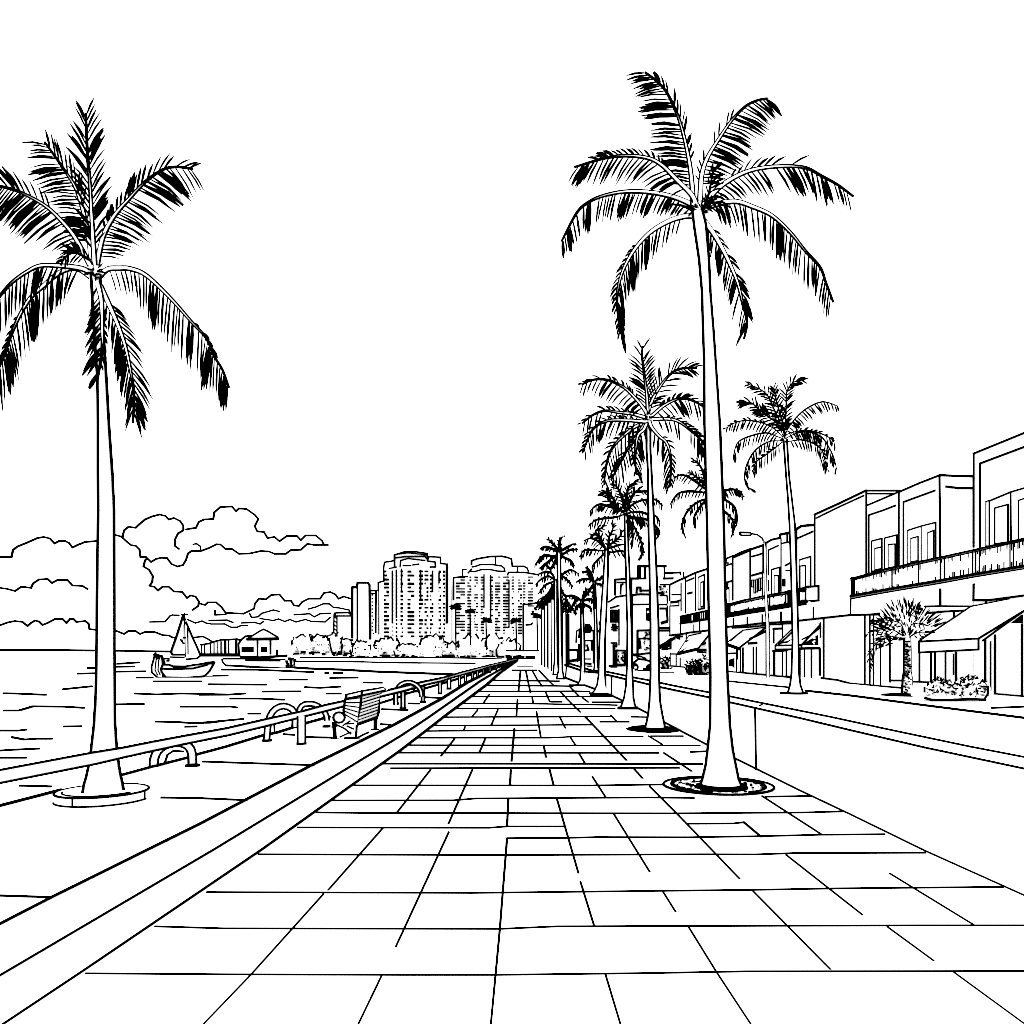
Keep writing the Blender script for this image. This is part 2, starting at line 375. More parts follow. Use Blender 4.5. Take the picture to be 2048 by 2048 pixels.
# broad high-rise
t, m = tower("apartment_tower", "broad double-winged high-rise left of the promenade's vanishing point", [(907,1316),(907,1155.6),(924,1153),(925,1139),(939,1138),(943,1121.4),(964,1116),(981,1113),(1004,1112),(1023,1118),(1025,1132),(1048,1132),(1057,1143),(1074,1149),(1090,1150),(1090,1316)], 365, 30)
for l, w in [([(907,1200),(907,1155.6),(916,1154),(935,1153)],2.8),([(925,1153),(925,1139),(933,1138.5)],2.4),([(943,1129),(943,1121.4),(955,1117.5),(964,1116),(981,1113),(1004,1112.5),(1015,1115),(1023,1118),(1024.5,1132)],3.6),
             ([(944,1134),(953,1132),(961,1129),(984,1129),(1003,1132),(1008,1136),(1010,1143)],3),([(936,1146),(943,1138)],3),([(939,1143),(950,1143),(964,1139),(980,1139),(994,1142),(1010.6,1143)],3),
             ([(991,1115),(991,1129)],2.2),([(1024,1132.5),(1048,1132.5),(1054,1136),(1057,1143)],3.2),([(1035,1133),(1035,1143)],2.4),([(1015,1150),(1017,1144.7),(1050,1145),(1074,1149)],3.2)]:
    m.ink([P(*q, 365) for q in l], w)
m.build("wall", t)
m = MB()
grid_windows(m, [(912,930),(934.5,943),(948.5,956),(961,968),(990,1001),(1006,1018),(1023,1028),(1036,1044),(1046,1051)], 1153, 1266, 5.9, 365, .97)
grid_windows(m, [(979,986),(1056,1066)], 1153, 1240, 5.9, 365, .95)
for x, a, b in [(968,1149,1215),(981,1150,1240),(1018,1160,1255)]: m.ink([P(x, a, 364.6), P(x, b, 364.6)], 2.2)
o = m.build("window", t); o["kind"] = "stuff"
# white block at the end of the promenade
t = thing("office_block", "plain white block at the end of the promenade, under the broad high-rise", "building", (P(1062,0,240).x, 240, 0))
m = MB()
m.prism([P(x, y, 240) for x, y in [(1046,1316),(1046,1208.5),(1100,1205),(1100,1316)]], (0, 20, 0), 0, 0)
m.ink([P(*q, 240) for q in [(1046.5,1300),(1046.5,1209),(1062,1208),(1074,1205)]], 3); m.ink([P(1056,1212,240), P(1067,1212,240)], 2.4)
for l in [[(1062,1228),(1071,1228)],[(1052,1250),(1062,1249),(1065,1246)]]: m.ink([P(*q, 239.8) for q in l], 3.4)
m.build("wall", t)
# long dark canopy across the far end
t = thing("pavilion_canopy", "flat white canopy with a dark underside across the promenade's far end", "canopy", (P(1035,0,200).x, 200, 0))
m = MB()
m.box(P(1003,0,200).x, P(1080,0,200).x, 200, 208, P(0,1310,200).z, P(0,1301,200).z)
m.ink([P(1012,1301,199.9), P(1077,1301,199.9)], 2.8)
m.build("roof", t)
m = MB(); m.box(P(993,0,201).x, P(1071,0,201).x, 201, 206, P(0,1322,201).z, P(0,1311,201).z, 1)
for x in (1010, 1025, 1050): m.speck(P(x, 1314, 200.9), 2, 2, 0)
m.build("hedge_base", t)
# bushes and trees of the far bank
def bush(name, label, cx, top, hw, base, d, n=16, scallop=3.4, dark=.3, group="bushes along the far bank"):
    t = thing(name, label, "bush", (P(cx, 0, d).x, d, BZ), group)
    m = MB()
    s = d / F
    for k in range(7):
        a = math.pi * k / 6
        x = cx - math.cos(a) * hw * .62; y = base - 6 - (base - top - 8) * math.sin(a) * .72
        r = hw * .36
        m.ball(P(x, max(y, top + r * .9), d + 1.5), r * s, r * s, r * s, 0, 8, 6)
    m.ball(P(cx, (base + top) / 2 + 3, d + 2), hw * .8 * s, 5, (base - top) * .46 * s, 0)
    # irregular dark outline made of leaf clumps
    pts = []
    for k in range(n + 1):
        a = math.pi * k / n
        rx = hw * (1.12 + .1 * math.sin(k * 2.3 + cx)); ry = (base - top) * (1 - .22 * abs(math.sin(k * 1.35 + cx)))
        pts.append((cx - math.cos(a) * rx, base - 3 - max(math.sin(a), 0) ** .6 * ry))
    for (a, b), (c, e) in zip(pts, pts[1:]):
        if random.random() < .62: m.ink([P(a, b, d), P(c, e, d)], scallop * random.uniform(.6, 1.2))
        if random.random() < dark: m.speck(P(a + random.uniform(-2, 2), b + random.uniform(0, 4), d - .2), random.uniform(3, 7), random.uniform(2, 5))
    m.build("foliage", t)["kind"] = "stuff"
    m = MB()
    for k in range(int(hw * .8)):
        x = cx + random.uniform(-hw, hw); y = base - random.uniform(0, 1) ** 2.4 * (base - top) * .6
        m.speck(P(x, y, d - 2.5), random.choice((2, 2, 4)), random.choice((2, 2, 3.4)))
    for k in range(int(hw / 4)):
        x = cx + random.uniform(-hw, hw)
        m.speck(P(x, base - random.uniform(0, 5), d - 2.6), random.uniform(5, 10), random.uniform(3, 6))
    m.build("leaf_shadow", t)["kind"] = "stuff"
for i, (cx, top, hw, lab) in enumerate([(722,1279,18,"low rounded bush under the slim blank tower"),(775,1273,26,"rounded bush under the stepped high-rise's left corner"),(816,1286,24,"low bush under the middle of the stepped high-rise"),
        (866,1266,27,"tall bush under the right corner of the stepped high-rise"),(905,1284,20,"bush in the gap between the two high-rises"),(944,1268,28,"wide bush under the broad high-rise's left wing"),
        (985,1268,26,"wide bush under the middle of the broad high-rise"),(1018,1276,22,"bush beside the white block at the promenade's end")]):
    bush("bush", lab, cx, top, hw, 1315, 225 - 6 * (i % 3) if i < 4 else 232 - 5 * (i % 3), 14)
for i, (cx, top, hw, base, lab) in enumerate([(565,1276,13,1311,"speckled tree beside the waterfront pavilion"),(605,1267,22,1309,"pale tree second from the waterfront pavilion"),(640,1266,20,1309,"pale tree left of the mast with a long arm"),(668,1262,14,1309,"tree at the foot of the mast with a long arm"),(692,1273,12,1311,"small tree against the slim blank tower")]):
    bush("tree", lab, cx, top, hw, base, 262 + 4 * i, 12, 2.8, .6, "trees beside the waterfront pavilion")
for (x, y, yb, r, lab) in [(911,1214,1300,11,"dark little palm rising in the gap between the two high-rises"),(940,1222,1290,9,"dark little palm before the broad high-rise's left wing"),(972,1242,1300,11,"dark little palm before the middle of the broad high-rise"),(1032,1242,1308,10,"dark little palm against the left edge of the white block"),(1074,1232,1302,9,"dark palm standing before the white block")]:
    d = 210
    t = thing("palm_tree", lab, "palm tree", (P(x, 0, d).x, d, BZ), "little palms on the far bank")
    m = MB(); m.tube([P(x, y, d), P(x + 1, yb, d)], 1.7 * d / F, 1, 8); m.build("trunk", t)
    m = MB()
    for k in range(26):
        a = random.uniform(-.5, math.pi + .5); q = r * random.uniform(.7, 1.25)
        m.blade(P(x, y, d), P(x + math.cos(a) * q, y - math.sin(a) * q * .8 + 2, d + random.uniform(-1, 1)), 5)
    m.build("crown", t)
# mast with arm
t = thing("lattice_mast", "slim mast with a long horizontal arm behind the far bank's trees", "mast", (P(670,0,300).x, 300, BZ))
m = MB()
m.prism([P(x, y, 300) for x, y in [(667,1312),(668,1228),(674,1228),(674,1312)]], (0, 1.4, 0), 0, 2.4)
for y in range(1232, 1265, 8): m.ink([P(667,y,300), P(674,y+6,300)], 2)
m.build("mast", t)
m = MB(); m.prism([P(x, y, 299) for x, y in [(670,1226),(696,1225),(702,1229),(702,1232),(670,1232)]], (0, 1.6, 0), 0, 3.0)
m.build("arm", t)
# waterfront pavilion
d = 215
t = thing("pavilion", "small waterfront house with a peaked roof and two dark windows", "house", (P(515,0,d).x, d, BZ))
m = MB()
m.prism([P(x, y, d) for x, y in [(479,1314),(479,1286),(490,1277),(554,1277),(556,1312)]], (0, 12, 0), 0, 0)
for l, w in [([(479,1312),(477,1290)],3.4),([(515,1279),(515,1313)],3),([(541,1279),(541,1308)],3.4),([(554,1300),(554,1312)],3),([(482,1314),(520,1315),(573,1311.5)],5)]: m.ink([P(*q, d) for q in l], w)
m.build("wall", t)
m = MB()
m.prism([P(x, y, d - 1) for x, y in [(494,1278),(507,1270),(520,1262),(527,1258.5),(535,1262),(555,1274),(555,1278)]], (0, 14, 0), 0, 3.2)
m.ink([P(*q, d - 1) for q in [(495,1278.5),(556,1277.5)]], 6)
m.ink([P(*q, d) for q in [(477,1288),(483,1279),(491,1272.5),(507,1271)]], 3.6)
m.build("roof", t)
for a, b in ((482.5,507),(522,533.5)):
    m = MB(); m.prism([P(x, y, d - .3) for x, y in [(a,1304),(a,1293.6),(b,1293.6),(b,1304)]], (0, .5, 0), 1, 0); m.build("window", t)
# colonnaded building left of it
t = thing("colonnade_building", "long low building with a row of columns left of the waterfront pavilion", "building", (P(440,0,235).x, 235, BZ))
m = MB()
m.prism([P(x, y, 236) for x, y in [(402,1311),(402,1289.5),(428,1283),(474,1278),(481,1278),(481,1311)]], (0, 12, 0), 0, 0)
m.ink([P(*q, 236) for q in [(402,1289.5),(418,1287),(428.6,1283),(441,1280),(474,1278),(480,1280)]], 3.4)
m.ink([P(*q, 235.5) for q in [(400,1310),(482,1310)]], 7)
m.build("wall", t)
for x, w in [(402.8,2.4),(409,2.4),(421,2.4),(428,2.6),(434.5,2.6),(442,3.6),(450,4.4),(457,2.6),(472,4.4),(479,3)]:
    m = MB(); top = 1289 - (x - 402) * .14; m.seg(P(x, top, 235.6), P(x, 1308, 235.6), w * .073, w * .073, 1); m.build("column", t)
# low motorboat
d = 128.0
t = thing("motorboat", "long low white motorboat with a dark outboard engine, below the waterfront pavilion", "boat", (P(505,0,d).x, d, -.8))
m = MB()
m.prism([P(x, y, d) for x, y in [(444,1318),(445,1324),(452,1331),(480,1332.5),(520,1334.5),(570,1337),(570,1318.5),(490,1317.5)]], (0, 3.2, 0), 0, 0)
for l, w in [([(447,1317.5),(490,1317.5),(570,1318.5)],2.6),([(444,1318),(445,1324),(452,1331)],2.8),([(452,1331),(480,1332),(520,1334.5),(569,1337)],4),([(492,1320.5),(560,1321)],3.6)]: m.ink([P(*q, d - .05) for q in l], w)
m.build("hull", t)
m = MB()
m.prism([P(x, y, d - .1) for x, y in [(572,1319),(586,1318),(591,1330),(588,1338),(574,1336)]], (0, .9, 0), 0, 0)
for k in range(26): m.speck(P(570 + random.uniform(0, 20), random.uniform(1317, 1338), d - .15), random.choice((2, 3, 5)), random.choice((2, 4, 6)))
m.ink([P(588,1319,d-.2), P(589,1328,d-.2), P(594,1338,d-.2)], 2.8); m.ink([P(573,1322,d-.2), P(577,1334,d-.2)], 4); m.ink([P(580,1318,d-.2), P(584,1336,d-.2)], 3)
m.build("outboard_engine", t)
# ================================================================ SAILBOAT
d = 78.0
t = thing("sailboat", "small two-sailed boat moored in the bay right of the left palm", "boat", (P(371,0,d).x, d, -.8))
hull = [(322,1338),(323.5,1344),(331.8,1354.5),(371,1355.5),(397,1353.5),(409.4,1352),(418.7,1342.5),(425,1332),(429,1325),(416.6,1325),(402,1328),(386.6,1330),(370,1333),(346,1332.5),(338,1329.5),(325.5,1329.5)]
m = MB()
m.prism([P(x, y, d - .9) for x, y in hull], (0, 1.8, 0), 0, 0)
m.ink([P(x, y, d - .9) for x, y in hull], 3.8, True)
m.ink([P(*q, d - 1) for q in [(322.4,1337.5),(350,1338.5),(385.6,1337),(402,1333),(413.5,1330)]], 3.6)
m.ink([P(*q, d - 1) for q in [(350,1335),(368,1335)]], 7)
m.ink([P(*q, d - 1) for q in [(412,1327),(427,1325)]], 6)
m.build("hull", t)
m = MB(); m.seg(P(369,1226,d), P(371,1333,d), .07, .07, 1); m.ink([P(363,1229,d), P(375,1229,d)], 3); m.ink([P(367,1232,d), P(369,1240,d)], 5)
m.build("mast", t)
m = MB(); q = [(366,1232),(354,1270),(342,1304),(344,1308),(367,1308)]
m.prism([P(x, y, d - .12) for x, y in q], (0, .05, 0), 0, 0)
m.ink([P(x, y, d - .15) for x, y in q[:4]], 4.2); m.ink([P(*a, d - .15) for a in [(346,1309.5),(367,1309.5)]], 4); m.ink([P(*a, d - .2) for a in [(366.5,1250),(366,1282)]], 1)
m.ink([P(*a, d - .2) for a in [(361,1279),(367,1287)]], 3)
m.build("sail", t)
m = MB(); q = [(372,1244),(385.6,1276),(394,1294),(401,1311),(394,1317),(373,1318.5)]
m.prism([P(x, y, d - .12) for x, y in q], (0, .05, 0), 0, 0)
m.ink([P(x, y, d - .15) for x, y in q], 3.4); m.ink([P(*a, d - .2) for a in [(375,1256),(376,1308)]], 1.6)
m.build("sail", t)
m = MB()
m.prism([P(x, y, d - .6) for x, y in [(334,1331),(334,1318),(341,1314),(368,1314),(369,1331)]], (0, 1.2, 0), 0, 0)
for l in [[(341,1314),(368,1314.5)],[(334,1322),(338,1321)],[(326,1316),(330,1329)],[(325,1318),(338,1317)]]: m.ink([P(*a, d - .65) for a in l], 3)
m.build("cabin", t)
m = MB()
dg = [(310,1308),(306,1324),(303,1334),(303.5,1344.6),(315,1355),(326,1357),(326,1335),(324,1312)]
m.prism([P(x, y, d - .7) for x, y in dg], (0, 1.2, 0), 0, 3.4)
for l in [[(313,1314),(311,1328),(310,1340),(315,1350)],[(321,1311),(317,1322),(316,1340),(320,1350)]]: m.ink([P(*a, d - .75) for a in l], 1.6)
m.ink([P(*a, d - .8) for a in [(310,1309),(316,1315)]], 7)
m.build("dinghy", t)
# ================================================================ PALMS
def path_resample(pts, n):
    # Catmull-Rom through the points, evenly spaced
    q = [pts[0]] + list(pts) + [pts[-1]]
    fine = []
    for i in range(1, len(q) - 2):
        p0, p1, p2, p3 = [Vector((a[0], a[1])) for a in q[i - 1:i + 3]]
        for j in range(12):
            u = j / 12
            fine.append(.5 * ((2 * p1) + (p2 - p0) * u + (2 * p0 - 5 * p1 + 4 * p2 - p3) * u * u + (3 * p1 - p0 - 3 * p2 + p3) * u ** 3))
    fine.append(Vector(pts[-1][:2]))
    cum = [0]
    for a, b in zip(fine, fine[1:]): cum.append(cum[-1] + (b - a).length)
    L = cum[-1]; out = []; j = 0
    for i in range(n + 1):
        s = L * i / n
        while j < len(cum) - 2 and cum[j + 1] < s: j += 1
        u = (s - cum[j]) / max(cum[j + 1] - cum[j], 1e-6)
        out.append(fine[j].lerp(fine[j + 1], min(max(u, 0), 1)))
    return out, L
def frond(parent, pts, d, k, A=None, B=None, step=7.0, rw=7.0, line=3.0, leafw=(2.8, 5.2), core=0):
    """pts: the midrib; A/B: (length, angle from the rib, pull towards the ground, from, to) of the leaflets on either side"""
    n = max(6, int(sum(math.dist(a[:2], b[:2]) for a, b in zip(pts, pts[1:])) / min(step, 3.4)))
    rib, L = path_resample(pts, n)
    dep = lambda s: d + k * L * s * d / F
    m = MB()
    T = [(rib[min(i + 1, n)] - rib[max(i - 1, 0)]).normalized() for i in range(n + 1)]
    wd = lambda s: max(rw * (1 - s * .85), .8)
    if core:
        c3 = [P(p.x, p.y, dep(i / n)) for i, p in enumerate(rib)]
        m.tube(c3, [max(.25, core * (.35 + .65 * math.sin(math.pi * min(1, .12 + .8 * i / n)))) * .5 * d / F for i in range(n + 1)], 1, 6)
    else:
        c3 = [P(p.x, p.y, dep(i / n)) for i, p in enumerate(rib)]
        m.tube(c3, [wd(i / n) * .5 * d / F for i in range(n + 1)], 0, 8)
        for sg in (1, -1):
            e = [P(p.x + sg * T[i].y * wd(i / n) * .5, p.y - sg * T[i].x * wd(i / n) * .5, dep(i / n) - .01) for i, p in enumerate(rib)]
            m.ink(e, line, n=5)
    for sg, spec in ((1, A), (-1, B)):
        if not spec: continue
        ln, ang, grav = spec[:3]; s0, s1 = (spec[3], spec[4]) if len(spec) > 3 else (.1, 1)
        fat = 0; last = -99; gap = (6.4 if ln > 28 or step > 6 else 4.3) / max(.45, math.sin(math.radians(ang)))
        for i in range(n + 1):
            s = i / n
            if i * L / n - last < gap: continue
            last = i * L / n - random.uniform(0, .15) * gap
            if s < s0 or s > s1 or random.random() < (.08 if ln > 28 or ln < 20 else .2): continue
            for rep in range(3 if fat > 0 else 1):
                N = Vector((T[i].y, -T[i].x)) * sg
                a = math.radians(ang * (1 - .45 * s ** 3) + random.uniform(-5, 5))
                dr = T[i] * math.cos(a) + N * math.sin(a) + Vector((0, 1)) * grav
                dr.normalize()
                env = min(1, .5 + 1.9 * (s - s0)) * (1 - .35 * max(0, s - .75) / .25)
                l = ln * (1.38 if ln > 30 else 1.2) * env * random.uniform(.78, 1.12)
                b = rib[i] + N * (wd(s) * .5 + (1.5 if not core else 0)) + T[i] * random.uniform(-1.5, 1.5)
                mid = b + dr * l * .55
                tip = mid + (dr + Vector((0, .2 + grav * .15))).normalized() * l * .5
                w = random.uniform(*leafw) * (1.5 if fat > 0 else 1)
                dd = dep(s) + random.uniform(-.03, .03) * l * d / F
                de = dd + random.uniform(-.25, .25) * l * d / F
                m.blade(P(b.x, b.y, dd), P(mid.x, mid.y, (dd + de) / 2), w, 1, .6, .9, 1)
                m.blade(P(mid.x, mid.y, (dd + de) / 2), P(tip.x, tip.y, de), w, 1, 1, .85, .3)
            fat = fat - 1 if fat > 0 else (2 if random.random() < (.13 if ln > 28 else .05) else 0)
    return m.build("frond", parent)
def trunk(parent, prof, d, w=3.8, foot=None, name="trunk"):
    m = MB()
    c = [P((a + b) / 2, y, d) for y, a, b in prof]
    th = math.atan2(c[-1].x, d); ct = math.cos(th); sd = Vector((ct, -math.sin(th), 0))
    r = [(b - a) / 2 * d / F * ct for y, a, b in prof]
    n = 20; N = len(c); o = 0
    for p, q in zip(c, r):
        for k in range(n):
            an = 2 * math.pi * k / n
            m.v.append(Vector((p.x + q * math.cos(an), p.y + q * math.sin(an), p.z)))
    for i in range(N - 1):
        for k in range(n):
            a = i * n + k; b = i * n + (k + 1) % n
            m.f.append((a, b, b + n, a + n)); m.m.append(0)
    m.f.append(tuple(range(n))); m.m.append(0)
    m.f.append(tuple(range((N - 1) * n, N * n))); m.m.append(0)
    fw = lambda q: Vector((-math.sin(th), -ct, 0)) * math.sqrt(2 * q * w * .55 * d / F)
    m.ink([p - sd * q + fw(q) for p, q in zip(c, r)], w)
    m.ink([p + sd * q + fw(q) for p, q in zip(c, r)], w)
    if foot:
        y, a, b = prof[-1]
        R = r[-1]; cx = P((a + b) / 2, y, d)
        m.ink([cx + Vector((R * math.cos(t), R * math.sin(t), foot * .25 * d / F)) for t in [math.pi * (1 + k / 12) for k in range(13)]], foot)
    return m.build(name, parent)
def crown_heart(parent, x, y, d, r, n=26):
    m = MB()
    m.ball(P(x, y + r * .2, d), r * .8 * d / F, r * .8 * d / F, r * d / F, 0)
    for k in range(n):
        a = random.uniform(0, 6.28); q = r * random.uniform(.3, 1.5)
        p = P(x + math.cos(a) * q * .4, y + math.sin(a) * q * .5, d - r * .9 * d / F)
        e = P(x + math.cos(a) * q, y + math.sin(a) * q, d - r * .8 * d / F)
        m.blade(p, e, random.uniform(2, 4))
    m.build("crown_heart", parent)

# ---- big palm on the right
S = .3313
def R3(l): return sc(l, 1100, 120, S)
d = 9.6
t = thing("palm_tree", "tallest palm, its thick trunk rising from a round grate in the paving", "palm tree", G(1440, 1573), "palms along the promenade")
trunk(t, [(425,1385,1405),(453,1388,1412),(520,1398,1418),(586,1404,1421),(660,1406,1427),(717,1408,1431),(850,1409,1440),(1050,1414,1448),(1200,1417,1451),(1350,1421,1455),(1450,1420,1460),(1498,1415,1465.6),(1530,1411,1472),(1555,1405,1477),(1570,1400,1483.5),(1578,1397,1487)], 9.42, 4.4, 15)  # thick black foot arc inks in the shadow at the trunk's base
m = MB(); m.ink([P(1405,587,d-.08), P(1411,585,d-.09), P(1421,586,d-.08)], 3); m.build("trunk_ring", t)
FR = [
 ([(865,880),(856,740),(838,600),(800,430),(760,310),(700,190),(640,125),(575,75)], -.3, (44,72,.05,.12,1), (24,28,-.1,.3,1)),
 ([(905,850),(915,700),(950,590),(1030,460),(1100,360),(1180,280),(1250,245),(1310,233)], .5, (20,30,0,.15,.75), (44,62,.35,.1,1)),
 ([(880,870),(850,810),(760,720),(680,640),(600,595),(480,578),(340,590),(150,645)], -.5, (42,52,.3,.12,1), (17,40,0,.3,.85)),
 ([(890,900),(850,870),(740,825),(600,798),(450,795),(320,820),(230,860),(160,925),(70,1095)], .4, (38,62,.5,.1,1), None),
 ([(900,950),(870,945),(820,943),(720,972),(600,1045),(500,1160),(430,1300),(405,1450),(425,1650)], -.6, (46,40,1.1,.12,1), (17,42,.3,.42,1)),
 ([(930,970),(1000,1070),(1070,1200),(1130,1340),(1165,1480),(1190,1580),(1172,1680)], -.7, (24,30,.2,.1,.85), (34,40,.35,.05,.95)),
 ([(925,900),(1010,870),(1120,855),(1220,885),(1340,940),(1450,1040),(1540,1150),(1630,1250),(1665,1340),(1710,1460)], .3, None, (46,58,1.1,.05,1)),
 ([(925,880),(1010,780),(1120,705),(1240,660),(1400,642),(1540,650),(1640,700),(1740,755),(1830,822)], .7, (30,32,-.1,.22,.6), (40,48,.5,.08,.98)),
]
for l, k, A, B in FR: frond(t, R3(l), d, k, A, B, 7.4, 9, 2.8)
crown_heart(t, 1404, 422, d, 17, 40)
for l, k, A, B in [([(925,900),(980,860),(1050,880)], -.5, (20,40,.4), (24,40,.6)), ([(930,890),(960,800),(975,720),(990,650)], -.5, (12,30,0), (22,45,.2)), ([(880,920),(800,880),(720,870)], -.4, (20,50,.5), None)]:
    frond(t, R3(l), d - .1, k, A, B, 6, 3, 2.6)

# ---- big palm on the left
def L1(l): return sc(l, 0, 200, .265)
def L2(l): return sc(l, 0, 512, .265)
d = 8.72
t = thing("palm_tree", "palm left of the bay, standing in a low round kerb by the rail", "palm tree", (P(205,1585,d).x, d, .1), "palms along the promenade")
trunk(t, [(552,182,200),(650,187,206),(760,194.8,213),(850,195.5,218),(950,195.5,225),(1020,196,228.5),(1100,195,228.7),(1200,193.5,229),(1300,193,229),(1395,191,230),(1450,187.5,230.6),(1500,181.7,234),(1530,177,238),(1550,172.5,241.5),(1565,168,245),(1580,165.5,247.5),(1590,166,247)], d, 4.4, 3.4)
FL = [
 ([(189.5,530),(184,438.5),(180,369.6),(175,306),(172,226.5)], -.4, (40,34,0,.12,1), (40,36,0,.12,1)),
 ([(184,520),(172,445),(153,380),(132,345),(108,310),(90,285)], .5, (44,66,.1,.15,1), (36,26,-.25,.3,.95)),
 ([(180,530),(148,472),(114,432),(87,409),(53,390),(26.5,379),(-10,373),(-60,388)], -.3, (56,62,.35,.12,1), (38,34,-.3,.45,1)),
 ([(194,530),(207,473),(228,433),(257,399),(291.5,363),(325,340),(352,334),(385,338)], .5, (30,34,-.25,.25,1), (54,68,.25,.06,1)),
 ([(197,556),(215,539),(238,536.6),(262,538),(294,552),(342,597.6),(384,645),(413,677),(428,712),(445,740),(458,775)], .3, (20,14,.15,.6,.8), (58,56,1.3,.06,1)),
 ([(195,565),(203,600),(205,650),(204,700),(196,755)], -.7, (14,30,.2,.3,.9), (36,46,.15,.03,1)),
 ([(201,572),(220,613),(238,655),(252,697),(262,745),(268,790),(266,845)], -.6, (44,36,.15,.15,.95), (46,30,.3,.1,.95)),
 ([(180,553),(159,539),(140,537),(114,549),(87,572),(61,596),(40,630),(22,670),(8,710),(-10,755),(-20,800)], .4, (60,46,1.1,.06,1), (16,30,.2,.5,1)),
 ([(176,542),(159,536),(127,532),(82,531),(53,544),(24,565),(0,592),(-20,620),(-40,660)], -.5, (48,48,1.0,.18,1), None),
]
for l, k, A, B in FL: frond(t, l, d, k, A, B, 7.6, 9, 2.8)
crown_heart(t, 190, 545, d, 17, 44)
for l in ([(180,520),(150,505),(130,515),(122,530)],): frond(t, l, d - .1, -.4, (20,50,.5), (20,40,0), 6, 3, 2.6)

def small_palm(label, d, prof, center, fronds, leaf=16, core=0, rw=4, base=None, lw=(2.0, 4.6), step=5.5, w=3.4, foot=5, origin=None, k0=None, group="palms along the promenade"):
    cx, cy = center
    t = thing("palm_tree", label, "palm tree", origin or P((prof[-1][1] + prof[-1][2]) / 2, prof[-1][0], d), group)
    trunk(t, prof, d, w, foot)
    crown_heart(t, cx, cy, d, leaf * .4, 14)
    for i, l in enumerate(fronds):
        l = [(cx + (l[0][0] - cx) * .15, cy + (l[0][1] - cy) * .15)] + list(l)
        up = l[-1][1] < cy - 10 and abs(l[-1][0] - cx) < abs(l[-1][1] - cy) * 1.3
        right = l[-1][0] > cx
        if up: A = (leaf, 42, .1, .1, 1); B = (leaf, 42, .1, .1, 1)
        else:
            low = (leaf * 1.15, 52, .75, .08, 1); high = (leaf * .5, 34, 0, .2, 1) if i % 2 or leaf > 20 else None
            A, B = (high, low) if right else (low, high)
        frond(t, l, d, (.5 if i % 2 else -.5) * (1 + .3 * (i % 3)), A, B, step, rw, 2.8, lw, core)
    return t
def C(x0, y0, k): return lambda *l: sc(l, x0, y0, k)
c = C(1140, 660, .1553)
small_palm("middle-sized palm on a black soil disc, second tallest of the promenade row", 16.6,
 [(835,1292,1301),(900,1293,1301),(940,1295.6,1303),(1060,1297,1309),(1140,1299,1313),(1250,1301,1317),(1350,1301,1318),(1400,1299,1320),(1430,1296,1325),(1448,1292,1329),(1460,1289,1331)], (1297,836),
 [c((1000,1050),(990,850),(960,600),(930,350),(935,210)), c((1010,1050),(1070,880),(1180,700),(1290,570),(1420,500),(1630,490)), c((960,1030),(860,900),(720,760),(600,690),(470,640),(300,640),(160,700)),
  c((950,1120),(800,1080),(620,1060),(450,1040),(300,1090),(160,1200)), c((980,1180),(850,1170),(560,1160),(400,1200),(280,1300),(220,1430),(160,1580)), c((990,1200),(850,1240),(680,1370),(560,1500),(490,1650),(450,1850),(440,1990)),
  c((950,1280),(880,1350),(850,1500),(840,1700),(860,1860)), c((930,1260),(880,1330),(760,1500),(680,1650),(600,1800),(530,1932)), c((1050,1250),(1150,1370),(1240,1450),(1290,1600),(1300,1800),(1285,2020)),
  c((1070,1150),(1250,1145),(1400,1180),(1550,1290),(1700,1430),(1790,1600)), c((1060,1100),(1200,980),(1380,890),(1520,890),(1680,960),(1780,1050))], 26, 0, 6, None, (2.4, 4.2), 4.8, 3.6, 8)
c = C(1400, 740, .1553)
small_palm("palm standing alone across the road in front of the shops", 31.0,
 [(880,1567,1574),(950,1572,1578),(1000,1576,1584),(1050,1579,1590),(1140,1582,1593),(1280,1585,1597),(1345,1583,1598),(1370,1580,1601),(1387,1575,1607)], (1569,878),
 [c((1080,760),(1030,560),(980,380),(950,200)), c((1100,700),(1110,450),(1120,280),(1200,160),(1340,130)), c((1130,760),(1250,600),(1400,480),(1580,410),(1770,460)), c((1120,830),(1250,790),(1400,780),(1560,820),(1680,880),(1730,940)),
  c((1250,810),(1400,800),(1560,860),(1650,980),(1720,1120),(1760,1280)), c((1130,920),(1300,900),(1450,940),(1560,1020),(1600,1130),(1640,1280)), c((1050,910),(900,920),(750,1000),(650,1120),(580,1300),(590,1480),(680,1540)),
  c((1020,960),(850,1090),(720,1190),(680,1330)), c((1000,860),(850,810),(650,850),(500,920),(450,1020),(430,1110)), c((960,760),(800,680),(600,650),(450,680),(330,750)), c((1000,700),(880,600),(750,500),(650,420),(500,430)),
  c((1060,740),(960,520),(870,330),(760,240),(640,190))], 16, 4, 4, None, (2.2, 4), 5.2, 3.2, 4)
c = C(1320, 900, .1035)
